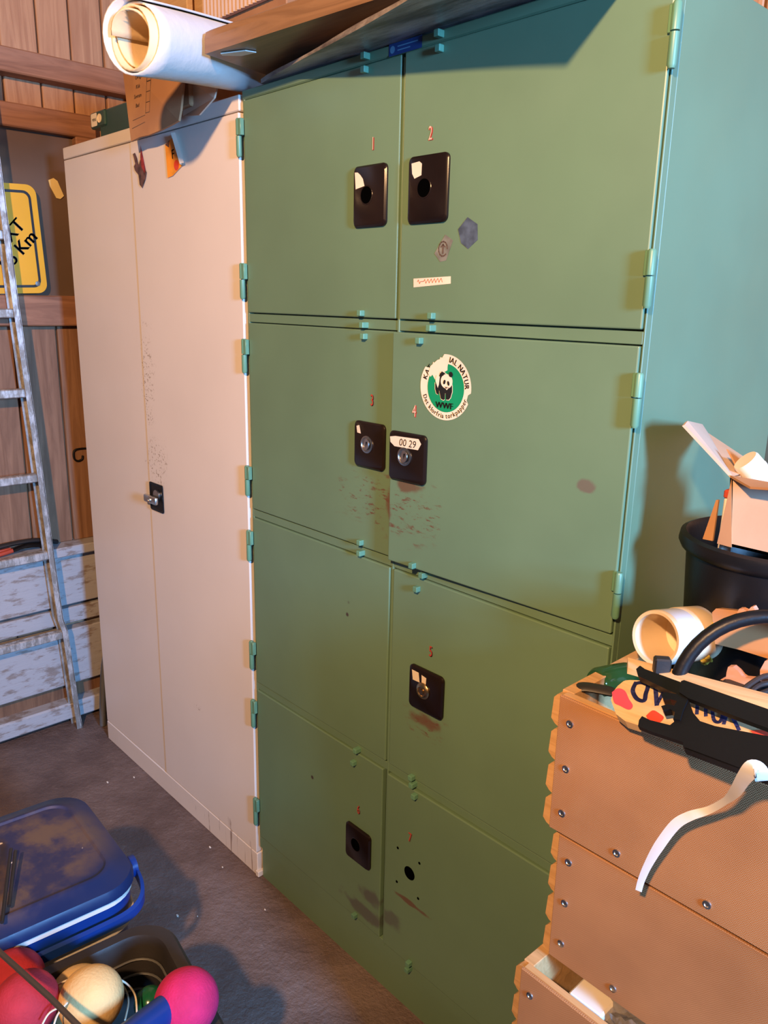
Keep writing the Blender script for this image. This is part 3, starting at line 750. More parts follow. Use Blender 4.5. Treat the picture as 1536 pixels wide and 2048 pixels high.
b = newbm(); prism(b, [px(364, 150, 'Y', .0), px(366, 232, 'Y', -.004), px(398, 230, 'Y', -.03), px(428, 196, 'Y', -.02), px(440, 150, 'Y', .0)], (0, .004, 0)); obj('flap', b, M['cardlight'], mb, label='paler inner cardboard flap')
# print
Ux = (BR_-BL).normalized(); Ux = Vector((Ux.x, Ux.y, 0)).normalized(); Vx = nrm.cross(Ux).normalized()
if Vx.z < 0: Vx = -Vx
if Ux.cross(Vx).dot(nrm) < 0: pass
D = Decal(BL, Ux, Vx)
if D.N.dot(nrm) < 0: D.N = nrm
W_ = (BR_-BL).length
D.O = BL+nrm*.0005
for k in range(5):
    z = .054+.0235*k
    for seg in ([(.074, z), (.094, z), (.094, z+.0235), (.074, z+.0235), (.074, z)],): D.line(seg, .0014, 0, 0)
for k, t in enumerate(('Bad', 'Sovrum', 'Kök', 'Övrigt')): D.text(t, .030, .078+.0215*k, .0125, 0, 0, bold=.02)
D.line([(.008, .046), (.072, .050)], .0012, 0, 0); D.line([(.006, .028), (.072, .034)], .0012, 0, 0)
D.obj('print', [M['inkfade']], mb)
# dark green box file
f0 = px(250, 268, 'Y', .06)
gx = f0.x-.13; fb = thing('box_file', 'small dark green plastic box with a white label on top of the cream cabinet', 'box', (gx+.05, .15, GH))
pa, pb = px(188, 222, 'Y', .03), px(214, 250, 'Y', .03)
b = newbm(); box(b, (-.800, .045, GH), (-.60, .22, GH+.085), .004); box(b, (-.850, .04, GH+.042), (-.755, .20, GH+.085), .004); obj('case', b, M['binder'], fb)
D = Decal((-.822, .0395, GH+.064), (1, 0, 0), (0, 0, 1)); D.poly(rrect(.040, .034, .004, 3), 0); D.text('MINI', 0, 0, .012, 1, 1, bold=.02); D.obj('label_plate', [M['paperw'], M['ink']], fb, label='white label')
b = newbm(); lathe(b, [(0, 0), (.012, 0), (.012, .002)], axisM((-.785, .0395, GH+.064), (0, -1, 0)), 16); obj('knob', b, M['cream'], fb)
# planks and cardboard standing behind
pk = [((300, 0), (375, 0), .36, 'wide pale plank standing behind the paper roll, left of the dark gap'), ((376, 0), (412, 0), .40, 'narrow pale plank standing behind the paper roll, right of the dark gap')]
for (x0, y0), (x1, y1), Y, lab in pk:
    l, r = px(x0, y0, 'Y', Y), px(x1, y1, 'Y', Y)
    b = newbm(); box(b, (l.x+.005, Y, GH), (r.x-.005, Y+.022, 2.75), .003); tag(obj('plank', b, M['lightwood']), lab, 'plank', 'planks behind the paper roll')
l = px(250, 10, 'Y', .30); b = newbm(); box(b, (l.x, .30, GH), (l.x+.10, .325, 2.8), .003); tag(obj('plank', b, M['cratewood']), 'darker plank standing behind the open end of the paper roll', 'plank', 'planks behind the paper roll')
l, r = px(405, 20, 'Y', .25), px(560, 20, 'Y', .25)
b = newbm(); N_ = 60; prev = None; rows = []
for k in range(N_+1):
    x = l.x+(r.x-l.x)*k/N_; rows.append((x, .25+.0035*math.sin(k*PI/1.5)))
zb = px(480, 18, 'Y', .25).z
A = [b.verts.new((x, y, zb)) for x, y in rows]; B = [b.verts.new((x, y, zb+.4)) for x, y in rows]
A2 = [b.verts.new((x, .262, zb)) for x, y in rows]; B2 = [b.verts.new((x, .262, zb+.4)) for x, y in rows]
for k in range(N_):
    b.faces.new((A[k], A[k+1], B[k+1], B[k])); b.faces.new((A2[k], A2[k+1], B2[k+1], B2[k])); b.faces.new((A[k], A[k+1], A2[k+1], A2[k])); b.faces.new((B[k], B[k+1], B2[k+1], B2[k]))
b.faces.new((A[0], B[0], B2[0], A2[0])); b.faces.new((A[-1], B[-1], B2[-1], A2[-1]))
tag(obj('corrugated_cardboard', b, M['cardlight'], smooth=False), 'pale corrugated cardboard sheet above and behind the brown board', 'cardboard')
b = newbm(); box(b, (l.x-.02, .27, 1.985), (r.x, .31, zb+.1), .003); tag(obj('cardboard_box', b, M['card']), 'flat brown cardboard box standing behind the thick brown board', 'box')

# ------------------------------------------------------------------ cooler
CE1, CE2 = Vector((.998, -.055, 0)).normalized(), Vector((-.075, -.997, 0)).normalized()
CO = Vector((-.068, -.448, 0))          # far left corner of the lid outline
def cl(u, v, z): return CO+CE1*u+CE2*v+Vector((0, 0, z))
CW, CL_ = .375, .50
def crr(m, z, r): return [cl(CW/2+x, CL_/2+y, z) for x, y in rrect(CW-2*m, CL_-2*m, r, 8)]
co = thing('cooler_box', 'blue cooler box with dusty blue lid and white band on the floor', 'cooler', cl(CW/2, CL_/2, 0))
b = newbm(); loft(b, [crr(.035, .0, .05), crr(.03, .01, .055), crr(.014, .338, .07), crr(.014, .356, .07), crr(.008, .360, .07), crr(.008, .408, .07), crr(.014, .412, .07)]); obj('body', b, M['bluepl'], co, smooth=True)
b = newbm(); loft(b, [crr(.012, .344, .07), crr(.004, .346, .072), crr(.004, .362, .072), crr(.012, .364, .07)], False, False); obj('band', b, M['whitepl'], co, smooth=True, label='lower white band')
b = newbm(); loft(b, [crr(.014, .411, .07), crr(.004, .413, .072), crr(.004, .424, .072), crr(.014, .426, .07)]); obj('band', b, M['whitepl'], co, smooth=True, label='white band under the lid')
b = newbm(); loft(b, [crr(.010, .424, .072), crr(.0, .427, .075), crr(.0, .440, .075), crr(.005, .449, .07), crr(.036, .459, .055), crr(.040, .461, .05), crr(.046, .461, .045), crr(.050, .457, .042)])
obj('lid', b, M['lid'], co, smooth=True, label='dusty blue lid with white specks')
b = newbm(); hp = smoothpath([cl(.290, -.008, .412), cl(.328, -.006, .398), cl(.358, .008, .388), cl(.375, .04, .383), cl(.379, .10, .382), cl(.379, .25, .382), cl(.381, .44, .382), cl(.36, .505, .382)], 6)
rows = []
for i, p in enumerate(hp):
    t = (hp[min(i+1, len(hp)-1)]-hp[max(i-1, 0)]).normalized(); nn = Vector((t.y, -t.x, 0)).normalized()
    if nn.dot(p-cl(CW/2, CL_/2, p.z)) < 0: nn = -nn
    rows.append([b.verts.new(p+q) for q in (Vector((0, 0, .013)), nn*.007+Vector((0, 0, .009)), nn*.007-Vector((0, 0, .009)), Vector((0, 0, -.013)))])
for A, B in zip(rows, rows[1:]):
    for k in range(4): b.faces.new((A[k], A[(k+1) % 4], B[(k+1) % 4], B[k]))
b.faces.new(rows[0]); b.faces.new(rows[-1])
lathe(b, [(0, -.004), (.022, -.004), (.022, .008), (.016, .010), (.016, .005), (0, .005)], axisM(cl(.285, -.006, .415), -CE2), 24)
obj('handle', b, M['bluepl'], co, smooth=True, label='bright blue carrying handle folded down')
# two black sticks on the lid
for (x0, y0), (x1, y1), lab in (((22, 1698), (4, 1845), 'left of the two thin black sticks standing against the cooler lid'), ((31, 1702), (18, 1812), 'right of the two thin black sticks lying on the cooler lid')):
    b = newbm(); p, q = px(x0, y0, 'Z', .485), px(x1, y1, 'Z', .470); tube(b, [p, q], .0035, 8)
    tag(obj('thin_stick', b, M['softblack']), lab, 'stick', 'black sticks on the cooler')

# ------------------------------------------------------------------ basket of balls
BE1, BE2 = Vector((.988, -.15, 0)).normalized(), Vector((-.09, -.995, 0)).normalized()
BO = Vector((.358, -.462, 0))
def bl(u, v, z): return BO+BE1*u+BE2*v+Vector((0, 0, z))
BW, BL2, BH = .50, .40, .40
def brr(m, z, r): return [bl(BW/2+x, BL2/2+y, z) for x, y in rrect(BW-2*m, BL2-2*m, r, 8)]
bk = thing('plastic_basket', 'black plastic basket full of foam balls in front of the cooler', 'basket', bl(BW/2, BL2/2, 0))
b = newbm(); loft(b, [brr(.05, 0, .04), brr(.02, BH-.03, .06), brr(.0, BH-.025, .075), brr(-.002, BH-.006, .077), brr(.004, BH, .072), brr(.024, BH, .06), brr(.028, BH-.008, .055), brr(.05, .02, .04)], True, True)
obj('tub', b, M['softblack'], bk, smooth=True)
for z in (.355, .325, .295):
    b = newbm(); tube(b, brr(.029+(BH-z)*.08, z, .055), .0022, 6, closed=True); obj('wire_ring', b, M['tin'], bk, smooth=True)
def ball(name, x, y, z, r, m, lab, cat='ball', group='foam balls in the basket'):
    c = px(x, y, 'Z', z); bm = newbm(); bmesh.ops.create_icosphere(bm, subdivisions=4, radius=r)
    for v in bm.verts: v.co = c+v.co*(1+.012*noise.noise(v.co*30))
    return c, tag(obj(name, bm, m, smooth=True), lab, cat, group)
ball('foam_ball', 373, 2004, .440, .052, M['ball_mag'], 'magenta foam ball on the right edge of the basket')
ball('foam_ball', 52, 2008, .445, .051, M['ball_red'], 'red foam ball in front, beside the cream ball')
ball('foam_ball', 26, 1962, .385, .053, M['ball_red'], 'red foam ball at the left picture edge, behind the front red ball')
ball('foam_ball', 183, 1998, .440, .051, M['ball_cream'], 'cream foam ball with strings in front, middle of the basket')
ball('foam_ball', 158, 1992, .355, .051, M['ball_cream'], 'second cream foam ball half hidden behind the front cream ball')
ball('plastic_ball', 300, 2006, .345, .028, M['ball_green'], 'small glossy green ball beside the magenta ball', group=None)
cP = px(60, 1940, 'Z', .46)
for i, pts in enumerate(([(105, 1975, .43), (150, 1955, .455), (215, 1948, .45), (245, 1970, .40), (257, 2000, .36), (250, 2040, .36)],
            [(215, 1950, .46), (250, 1965, .44), (270, 1990, .40), (274, 2030, .38)],
            [(130, 2010, .47), (100, 2025, .47), (85, 2048, .46)], [(135, 2005, .475), (115, 2030, .47), (105, 2060, .46)])):
    b = newbm(); tube(b, smoothpath([px(x, y, 'Z', z) for x, y, z in pts], 6), .0016, 6)
    tag(obj('cord', b, M['cord'], smooth=True), ['thin cream cord looped over the back cream ball', 'thin cream cord curling right of the cream ball', 'thin cord between the red and cream balls, outer loop', 'thin cord between the red and cream balls, inner loop'][i], 'cord', 'cords in the basket')
b = newbm(); tube(b, smoothpath([px(213, 1900, 'Z', .395), px(211, 1925, 'Z', .36), px(216, 1950, 'Z', .34)], 4), .003, 6, flat=.4); tag(obj('twisted_tie', b, M['tin'], smooth=True), 'twisted grey tie hanging from the basket rim', 'tie')
t0, t1 = px(342, 2012, 'Z', .45), px(215, 2110, 'Z', .47)
b = newbm(); lathe(b, [(.018, 0.02), (.018, 0), (.024, 0), (.024, .16), (.0, .16)], axisM(t0, t1-t0), 28); lathe(b, [(0, .02), (.018, .02)], axisM(t0, t1-t0), 28)
tag(obj('plastic_tube', b, M['bluepl'], smooth=True), 'blue plastic tube lying across the basket beside the magenta ball', 'tube')
b = newbm(); tube(b, [px(-40, 1862, 'Z', .55), px(0, 1905, 'Z', .55), px(100, 1995, 'Z', .55), px(200, 2095, 'Z', .55)], .0045, 8)
tag(obj('thin_rod', b, M['rod'], smooth=True), 'thin brown rod slanting over the red and cream balls', 'rod')
b = newbm(); q = px(31, 1966, 'Z', .475); tube(b, [q+Vector((.006*math.cos(t*PI/6), .006*math.sin(t*PI/6), 0)) for t in range(12)], .0012, 6, closed=True); tag(obj('metal_eyelet', b, M['cord']), 'tiny ring eyelet on the back red ball', 'ring')

# ------------------------------------------------------------------ crates
def make_crate(loc, rot, lab, off=0):
    t = thing('wooden_crate', lab, 'crate', loc, (0, 0, rot), 'stacked crates beside the locker')
    w, d, h, th = .62, .46, .205, .018
    b = newbm(); x0 = .014
    # front board with finger joints showing at its left end
    n = 4; prof = [(x0, 0)]
    for k in range(n):
        za, zb = h*k/n+.004, h*(k+1)/n-.004
        prof += [(.003, za), (-.003, za+.006), (-.001, zb-.006), (.004, zb), (x0, zb+.003)]
    prof += [(x0, h), (w, h), (w, 0)]
    prism(b, [(x, 0, z) for x, z in prof], (0, .010, 0)); obj('front_board', b, M['cratewood'], t, world=False)
    b = newbm(); box(b, (x0-.003, -.005, 0.003), (w, -.0002, h-.001), .001); obj('face_panel', b, M['hardboard'], t, world=False, label='tan textured hardboard front')
    b = newbm(); box(b, (x0-.010, .0105, .002), (x0-.010+th, d, h), .001); obj('side_board', b, M['cratewood'], t, world=False)
    b = newbm(); box(b, (w-th, th, .002), (w, d, h), .001); obj('side_board', b, M['cratewood'], t, world=False)
    b = newbm(); box(b, (x0+.009, d-th, .002), (w-th-.001, d-.001, h), .001); obj('back_board', b, M['cratewood'], t, world=False)
    b = newbm(); box(b, (x0+.009, th+.001, .002), (w-th-.001, d-th-.001, .010)); obj('bottom', b, M['cratewood'], t, world=False)
    for sx, sz in ((.030, .170), (.030, .103), (.030, .035), (.115, .022), (.235, .022), (.40, .022), (.56, .03), (.56, .17)):
        b = newbm(); lathe(b, [(.0055, 0), (.0052, .0018), (.003, .0022), (.0022, .001), (0, .001)], axisM((sx, -.005, sz), (0, -1, 0)), 14); obj('screw', b, M['steel'], t, world=False, smooth=True)
    return t
make_crate((1.037, -.213, .852), 0, 'topmost crate of the stack, heaped with odds and ends')
make_crate((1.050, -.206, .643), math.radians(-.3), 'second crate from the top of the stack')
make_crate((1.032, -.245, .430), math.radians(-1.2), 'third crate from the top, pulled forward with a slit showing its contents')
make_crate((1.045, -.225, .218), 0, 'fourth crate from the top, second from the floor')
make_crate((1.045, -.225, .006), 0, 'lowest crate of the stack, standing on the floor')
# contents seen through the slit
b = newbm(); bmesh.ops.create_icosphere(b, subdivisions=4, radius=1)
for v in b.verts: v.co = Vector((1.235, -.175, .585))+Vector((v.co.x*.085, v.co.y*.045, v.co.z*.04))*(1+.35*noise.noise(v.co*3))
tag(obj('plastic_bag', b, M['bag'], smooth=True), 'crumpled clear plastic bag seen in the slit below the second crate', 'bag')
b = newbm(); box(b, (1.095, -.205, .56), (1.150, -.12, .600), .003, M=None); tag(obj('paper_packet', b, M['paperw']), 'white and yellow paper packet in the crate slit', 'packet')

# ------------------------------------------------------------------ bucket and carton
BR0 = .130; _rl = px(1370, 1078, 'X', 1.082); BC = Vector((_rl.x+.68*BR0, _rl.y+.733*BR0, .866)); BHH = _rl.z-.866
bu = thing('bucket', 'black plastic bucket standing in the topmost crate behind the cup', 'bucket', BC)
b = newbm(); MM = Matrix.Translation(BC); lathe(b, [(0, 0), (.092, 0), (.095, .006), (BR0-.012, BHH-.022), (BR0-.004, BHH-.018), (BR0, BHH-.010), (BR0-.002, BHH+.002), (BR0-.009, BHH+.005), (BR0-.014, BHH-.002), (.090, .012), (0, .012)], MM, 48); obj('tub', b, M['black'], bu, smooth=True)
YB = BC.y-.105
e0, e1 = px(1457, 1092, 'Y', YB), px(1460, 955, 'Y', YB)
cx0, zb0, zt0 = e0.x, e0.z, e1.z
cbx = thing('cardboard_carton', 'open pale cardboard carton with raised flap standing in the bucket', 'box', (cx0+.1, YB+.05, zb0))
b = newbm(); wl = .13; dp = .09
prism(b, [(cx0, YB, zb0), (cx0+wl, YB, zb0), (cx0+wl, YB, zt0), (e1.x, YB, zt0)], (0, .004, 0)); obj('front_panel', b, M['cardlight'], cbx)
b = newbm(); prism(b, [(cx0, YB, zb0), (cx0, YB+dp, zb0), (e1.x, YB+dp, zt0), (e1.x, YB, zt0)], (.004, 0, 0)); obj('side_panel', b, M['card'], cbx)
b = newbm(); prism(b, [(cx0+wl, YB, zb0), (cx0+wl, YB+dp, zb0), (cx0+wl, YB+dp, zt0), (cx0+wl, YB, zt0)], (-.004, 0, 0)); obj('side_panel', b, M['card'], cbx)
b = newbm(); prism(b, [(cx0, YB+dp, zb0), (cx0+wl, YB+dp, zb0), (cx0+wl, YB+dp, zt0), (cx0, YB+dp, zt0)], (0, -.004, 0)); obj('back_panel', b, M['card'], cbx)
b = newbm(); box(b, (cx0, YB, zb0), (cx0+wl, YB+dp, zb0+.004)); obj('bottom', b, M['card'], cbx)
b = newbm(); prism(b, [px(1434, 1087, 'Y', YB-.002), px(1463, 1095, 'Y', YB-.001), px(1463, 958, 'Y', YB-.001)], (0, .003, 0)); obj('corner_fold', b, M['card'], cbx, label='bulging brown side edge')
# flaps
hg = Vector((e1.x, YB, zt0)); hg2 = Vector((e1.x, YB+dp, zt0))
tip = px(1365, 850, 'X', 1.062)
b = newbm(); f1 = px(1364, 852, 'X', 1.062); f2 = px(1375, 843, 'X', 1.064)
ff = px(1404, 856, 'X', 1.006); f3 = px(1412, 868, 'X', 1.012)
ca, cb_ = f1.lerp(ff, .12)+Vector((0, 0, .006)), f1.lerp(ff, .88)+Vector((0, 0, .004))
R1 = [b.verts.new(p) for p in (hg, f1, ca, cb_, f3, hg2)]; R2 = [b.verts.new(p+Vector((.003, .001, .002))) for p in (hg, f1, ca, cb_, f3, hg2)]
for R_ in (R1, R2): b.faces.new((R_[0], R_[1], R_[2])); b.faces.new((R_[0], R_[2], R_[3])); b.faces.new((R_[0], R_[3], R_[4])); b.faces.new((R_[0], R_[4], R_[5]))
for k in range(6): b.faces.new((R1[k], R1[(k+1) % 6], R2[(k+1) % 6], R2[k]))
obj('flap', b, M['cardlight'], cbx, label='flap raised to the left')
b = newbm(); prism(b, [hg, Vector((e1.x+wl, YB, zt0)), px(1610, 985, 'Y', YB-.045), px(1500, 978, 'Y', YB-.03)], (0, 0, .003)); obj('flap', b, M['card'], cbx, label='folded out front flap')
b = newbm(); prism(b, [hg+Vector((0, .03, 0)), hg+Vector((.006, .09, 0)), px(1452, 898, 'Y', .06)], (.003, 0, 0)); obj('flap', b, M['card'], cbx)
# roll in the carton
r0 = px(1490, 920, 'Y', .035); ra = (Vector((.055, .05, -.075))).normalized()
b = newbm(); MM = axisM(r0, ra); lathe(b, [(0, 0), (.0165, 0), (.018, .003), (.018, .017), (.0185, .018), (.0185, .022), (.018, .023), (.018, .14), (0, .14)], MM, 36)
tag(obj('cardboard_tube', b, M['cream'], smooth=True), 'cream capped tube sticking out of the open carton', 'tube')
b = newbm(); box(b, (cx0-.026, .03, 1.20), (cx0-.018, .06, 1.30), .002); box(b, (cx0-.027, .029, 1.30), (cx0-.017, .061, 1.312), .002, mi=1)
tag(obj('small_packet', b, [M['paperw'], M['rubred']]), 'thin red and white packet beside the carton in the bucket', 'packet')
b = newbm(); prism(b, [px(1405, 1078, 'Y', .03), px(1432, 1000, 'Y', .05), px(1437, 1000, 'Y', .05), px(1425, 1082, 'Y', .03)], (.0, .004, 0)); tag(obj('cardboard_scrap', b, M['card']), 'pointed brown cardboard scrap left of the carton in the bucket', 'cardboard')

# ------------------------------------------------------------------ odds and ends in the top crate
# cup
c0 = px(1311, 1276, 'Z', 1.122); rc = .0378; vd = (c0-CAM).normalized()
c1 = c0+(vd*.72+RT*.66-UP*.06+Vector((0, 0, .15))).normalized()*.112
cu = thing('ceramic_cup', 'cream ceramic pot lying on its side in the top crate, with painted flowers', 'cup', c0)
b = newbm(); Mc = axisM(c0, c1-c0, (0, 0, 1))
lathe(b, [(rc*.86, .0), (rc*.97, -.001), (rc, .002), (rc*1.0, .008)], Mc, 48, 0); lathe(b, [(rc, .008), (rc*1.0, .048)], Mc, 48, 1)
lathe(b, [(rc, .048), (rc*1.03, .050), (rc*1.02, .105), (rc*.85, .115), (0, .115)], Mc, 48, 0); lathe(b, [(rc*.86, 0), (rc*.86, .07), (rc*.6, .08), (0, .08)], Mc, 48, 0)
obj('pot', b, [M['ceramic'], M['ceramicw']], cu, smooth=True)
for ang in (150, 222, 294, 6):
    b = newbm(); pts = [Mc @ Vector((rc*1.03*math.cos(math.radians(ang+da)), rc*1.03*math.sin(math.radians(ang+da)), .078+dz)) for da, dz in ((-9, .0), (-3, .010), (4, -.001), (10, .011))]
    tube(b, pts, [.004, .007, .004, .007], 10); obj('flower_relief', b, M['ceramicy'], cu, smooth=True, label='raised yellow petals')
# steering-wheel like black hoop
HY = -.105; hc = px(1535, 1410, 'Y', HY); hr = (px(1535, 1238, 'Y', HY)-hc).length
e_u = Vector((.80, .60, 0)).normalized(); e_v = Vector((-.12, .16, 1)).normalized()
hoop = [hc+e_u*math.cos(t)*hr+e_v*math.sin(t)*hr for t in [2*PI*k/48 for k in range(48)]]
b = newbm(); tube(b, hoop, .0088, 14, closed=True)
tag(obj('plastic_hoop', b, M['black'], smooth=True), 'large black plastic ring standing among the things in the top crate', 'hoop')
# painted board: face plane tilted towards the viewer
bp0 = px(1240, 1440, 'Z', 1.072); bp1 = px(1560, 1530, 'Z', 1.105); bp2 = px(1238, 1362, 'Z', 1.092)
pb_ = thing('painted_board', 'light wooden board painted YOU DAD upside down, lying on the front of the top crate', 'sign', bp0)
ex = (bp1-bp0).normalized(); ey = (bp2-bp0); ey = (ey-ex*ey.dot(ex)).normalized(); ez = ex.cross(ey)
if ez.dot(CAM-bp0) < 0: ez = -ez
hgt = (bp2-bp0).dot(ey)
def onb(x, y, l=0):
    p = px_plane(x, y, bp0+ez*l, ez); return ((p-bp0).dot(ex), (p-bp0).dot(ey))
outline = [onb(x, y) for x, y in ((1222, 1400), (1228, 1382), (1240, 1368), (1260, 1360), (1330, 1368), (1420, 1392), (1560, 1432), (1640, 1460), (1640, 1560), (1560, 1530), (1400, 1487), (1300, 1458), (1250, 1442), (1232, 1428))]
b = newbm(); prism(b, [bp0+ex*u+ey*v for u, v in [(q.x, q.y) for q in smoothpath([(u, v, 0) for u, v in outline[:7]], 4)]+outline[7:]], -ez*.012); obj('board', b, M['lightwood'], pb_)
D = Decal(bp0, ex, ey, .0004)
if D.N.dot(ez) < 0: D.N = ez
def onp(L): return [onb(q.x, q.y) for q in smoothpath([(x, y, 0) for x, y in L+[L[0]]], 4)[:-1]]
D.poly(onp([(1224, 1385), (1236, 1377), (1250, 1382), (1258, 1398), (1266, 1412), (1258, 1420), (1240, 1412), (1228, 1405)]), 0, 0)
D.poly(onp([(1292, 1432), (1306, 1421), (1320, 1428), (1328, 1436), (1318, 1446), (1300, 1444)]), 1, 0)
D.poly(onp([(1500, 1462), (1536, 1462), (1560, 1480), (1520, 1475)]), 1, 0)
def sm2(L, n=5): return [(p.x, p.y) for p in smoothpath([(x, y, 0) for x, y in L], n)]
def stroke(L, w=.0042): D.line([onb(x, y) for x, y in sm2(L)], w, 2, 1)
stroke([(1272, 1366), (1266, 1382), (1274, 1398), (1288, 1402), (1292, 1388), (1296, 1370), (1282, 1366), (1272, 1368)], .0055)
stroke([(1311, 1372), (1314, 1410)], .0055); stroke([(1314, 1410), (1330, 1380)], .0045)
stroke([(1338, 1382), (1336, 1400), (1344, 1410), (1352, 1400), (1350, 1388)], .0045)
stroke([(1396, 1398), (1394, 1428)]); stroke([(1396, 1400), (1410, 1402), (1412, 1432)])
stroke([(1424, 1408), (1428, 1440), (1440, 1444), (1446, 1428), (1440, 1412)]); stroke([(1456, 1420), (1448, 1448)]); stroke([(1458, 1420), (1478, 1460)])
D.obj('painting', [M['pinkp'], M['redp'], M['bluep']], pb_, label='painted letters and pink and red hearts')
# pale batten behind it
b = newbm(); s0, s1 = px(1256, 1330, 'Z', 1.112), px(1640, 1436, 'Z', 1.135); dd = (s1-s0)
prism(b, [s0, s1, s1+Vector((-.012, .020, 0.002)), s0+Vector((-.010, .016, 0.002))], (0, 0, -.012)); tag(obj('wooden_batten', b, M['lightwood']), 'pale wooden batten lying behind the painted board', 'batten')
b = newbm(); s0, s1 = px(1236, 1424, 'Z', 1.066), px(1300, 1452, 'Z', 1.070)
prism(b, [px(1240, 1418, 'Z', 1.067), px(1238, 1434, 'Z', 1.067), px(1330, 1462, 'Z', 1.067), px(1330, 1440, 'Z', 1.067)], (0, 0, -.005)); tag(obj('wood_slip', b, M['cratewood']), 'short orange wood slip under the left end of the painted board', 'wood')
# black clamp rack: two rails joined by a pronged bridge
rk = thing('plastic_rack', 'black plastic rack with two rails and hooked prongs lying over the painted board', 'rack', bp0+ez*.02)
def rp(L, lift, th, name, lab=None):
    P = [px_plane(x, y, bp0+ez*lift, ez) for x, y in L]; b = newbm(); prism(b, P, -ez*th); return obj(name, b, M['black'], rk, label=lab)
rp([(1272, 1338), (1280, 1331), (1290, 1338), (1298, 1341), (1372, 1368), (1372, 1394), (1340, 1382), (1290, 1358), (1276, 1352)], .020, .010, 'rail')
rp([(1362, 1362), (1368, 1360), (1600, 1440), (1600, 1480), (1470, 1432), (1376, 1396), (1358, 1384)], .026, .007, 'rail', 'thicker end of the upper rail')
rp([(1278, 1440), (1284, 1432), (1300, 1440), (1340, 1450), (1352, 1440), (1360, 1420), (1372, 1400), (1376, 1396), (1386, 1425), (1400, 1442), (1430, 1452), (1536, 1472), (1640, 1500), (1640, 1600), (1536, 1558), (1370, 1500), (1366, 1484), (1300, 1462), (1276, 1452)], .022, .006, 'rail', 'broad lower rail')
rp([(1366, 1493), (1536, 1556), (1640, 1598), (1640, 1585), (1536, 1542), (1366, 1484)], .024, .012, 'rail_edge')
rp([(1322, 1388), (1330, 1384), (1352, 1388), (1360, 1384), (1372, 1388), (1376, 1398), (1366, 1420), (1360, 1440), (1346, 1438), (1350, 1424), (1340, 1418), (1326, 1420), (1322, 1412), (1336, 1408), (1348, 1412), (1354, 1402), (1340, 1398), (1326, 1398)], .024, .010, 'bridge', 'hooked bridge between the rails')
b = newbm(); p = px(1325, 1332, 'Z', 1.125); box(b, (p.x-.010, p.y-.004, p.z-.014), (p.x+.010, p.y+.010, p.z+.010), .002, M=Matrix.Translation(p) @ Matrix.Rotation(.7, 4, 'Z') @ Matrix.Translation(-p)); obj('clip', b, M['softblack'], rk)
# carved tan block, cut-outs, cable, tool, bottle
b = newbm(); P = [px(x, y, 'Y', -.045) for x, y in ((1424, 1225), (1432, 1217), (1480, 1222), (1530, 1236), (1600, 1250), (1640, 1262), (1640, 1345), (1560, 1325), (1480, 1300), (1430, 1288))]
prism(b, P, (.0, .02, -.004)); tag(obj('leather_piece', b, M['tanwood']), 'smooth tan rounded piece behind the black ring', 'board')
def cut(L, Y, name, lab, m, g):
    b = newbm(); prism(b, [px(x, y, 'Y', Y) for x, y in L], (0, .010, 0)); tag(obj(name, b, m), lab, 'ornament', g)
cut([(1453, 1345), (1456, 1334), (1466, 1334), (1476, 1342), (1484, 1352), (1490, 1356), (1510, 1358), (1500, 1366), (1480, 1372), (1464, 1364), (1440, 1360), (1452, 1354)], -.06, 'wooden_cutout', 'peach coloured pointed wooden cut-out below the black ring', M['terra'], 'wooden cut-outs in the top crate')
cut([(1520, 1362), (1520, 1340), (1530, 1322), (1560, 1315), (1590, 1350), (1580, 1375), (1540, 1372)], -.06, 'wooden_cutout', 'peach coloured rounded wooden cut-out at the right picture edge', M['terra'], 'wooden cut-outs in the top crate')
cut([(1474, 1226), (1478, 1218), (1484, 1218), (1494, 1223), (1502, 1214), (1506, 1214), (1511, 1222), (1505, 1232)], -.05, 'wooden_cutout', 'small pink pointed cut-out on top of the tan piece', M['terra'], 'wooden cut-outs in the top crate')
for i, pts in enumerate(([(1480, 1385), (1500, 1368), (1530, 1352), (1580, 1345)], [(1495, 1390), (1515, 1372), (1545, 1365), (1590, 1362)], [(1430, 1378), (1460, 1384), (1500, 1392), (1540, 1380)])):
    b = newbm(); tube(b, smoothpath([px(x, y, 'Z', 1.115-.01*i) for x, y in pts], 6), .0032, 8)
    tag(obj('cable', b, M['softblack'], smooth=True), ['uppermost black cable at the right edge of the top crate', 'middle black cable at the right edge of the top crate', 'lowest black cable running behind the batten'][i], 'cable', 'cables in the top crate')
b = newbm(); prism(b, [px(x, y, 'Z', 1.085) for x, y in ((1430, 1372), (1450, 1358), (1480, 1360), (1505, 1372), (1500, 1392), (1450, 1386))], (0, 0, -.02)); tag(obj('black_plug', b, M['softblack']), 'black plastic plug lying beside the cables in the top crate', 'plug')
b = newbm(); P = smoothpath([px(1150, 1378, 'Z', 1.052), px(1168, 1374, 'Z', 1.056), px(1196, 1378, 'Z', 1.056), px(1235, 1386, 'Z', 1.054)], 5)
tube(b, P, [.005, .008, .010]+[.011]*(len(P)-5)+[.009, .008], 10, flat=.45); tag(obj('knife_handle', b, M['softblack'], smooth=True), 'flat black handle lying in the left corner of the top crate', 'handle')
g0, g1 = px(1192, 1366, 'Z', 1.042), px(1262, 1350, 'Z', 1.035)
b = newbm(); lathe(b, [(0, 0), (.018, 0), (.021, .006), (.021, .08), (.010, .11), (.009, .14), (0, .14)], axisM(g0, g1-g0), 32); tag(obj('glass_bottle', b, M['glassg'], smooth=True), 'green glass bottle lying in the left corner of the top crate', 'bottle')
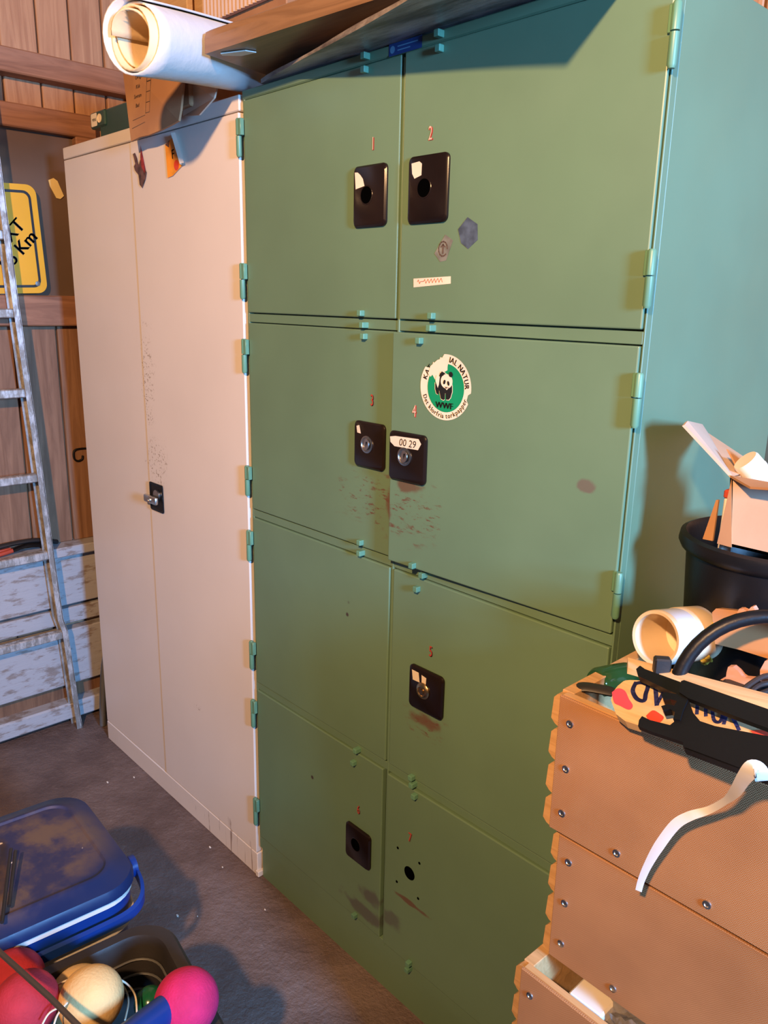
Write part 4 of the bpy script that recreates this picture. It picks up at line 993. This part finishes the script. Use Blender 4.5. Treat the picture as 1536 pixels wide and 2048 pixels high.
# dark filler mass added low in the crate to darken its depth
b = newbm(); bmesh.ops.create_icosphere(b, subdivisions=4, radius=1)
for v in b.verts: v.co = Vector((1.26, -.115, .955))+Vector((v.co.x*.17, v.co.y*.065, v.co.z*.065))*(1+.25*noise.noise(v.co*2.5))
tag(obj('dark_filler', b, mat('dark_grey_filler', (.02, .018, .016), .9, bump=.3, bsc=90), smooth=True), 'dark cloth bundle added to darken the bottom of the top crate', 'infill')
# white strap hanging over the front
SP = [(1526, 1562, .085), (1520, 1542, .100), (1505, 1538, .105), (1488, 1556, .098), (1470, 1584, .080), (1450, 1602, .062), (1418, 1620, .046), (1380, 1632, .044), (1350, 1650, .044), (1318, 1692, .042), (1296, 1730, .040), (1283, 1760, .038), (1277, 1782, .036)]
WD = [12, 13, 15, 12, 10, 6, 7, 9, 10, 10, 8, 7, 6.5]
b = newbm(); ctr = smoothpath([px(x, y, 'Y', -.218-d) for x, y, d in SP], 5); 
ws = []
for i in range(len(WD)-1):
    for k in range(5): ws.append(WD[i]+(WD[i+1]-WD[i])*k/5)
ws.append(WD[-1]); prev = None
rows = []
for i, p in enumerate(ctr):
    t = (ctr[min(i+1, len(ctr)-1)]-ctr[max(i-1, 0)]).normalized(); nn = t.cross((CAM-p).normalized()).normalized()
    w = ws[i]*.90/FPX; th = (CAM-p).normalized()*.0006
    rows.append([b.verts.new(p+nn*w), b.verts.new(p+th), b.verts.new(p-nn*w), b.verts.new(p-th*.5)])
for A, B in zip(rows, rows[1:]):
    for k in range(4): b.faces.new((A[k], A[(k+1) % 4], B[(k+1) % 4], B[k]))
b.faces.new(rows[0]); b.faces.new(rows[-1])
tag(obj('white_strap', b, M['ribbon'], smooth=True), 'white strap curling down over the tan front of the top crate', 'strap')
# small litter on the floor
for i, (x, y, r) in enumerate(((355, 1832, .010), (445, 1735, .006), (420, 1695, .009), (268, 1555, .008), (215, 1565, .010), (395, 1833, .004), (530, 1820, .006))):
    p = px(x, y, 'Z', .0015); r *= .55; b = newbm(); prism(b, [p+Vector((r*math.cos(a+i), r*.5*math.sin(a+i), 0)) for a in (0, 1.3, 2.4, 3.6, 5)], (0, 0, .002))
    tag(obj('wood_chip', b, M['paperw']), ['pale chip beside the basket rim', 'pale chip in the middle of the floor', 'curled pale chip near the cream cabinet', 'pale chip in front of the left cabinet door', 'pale chip near the ladder foot', 'tiny chip right of the cooler', 'pale chip near the green plinth'][i]+' on the dark floor', 'litter', 'chips on the floor')
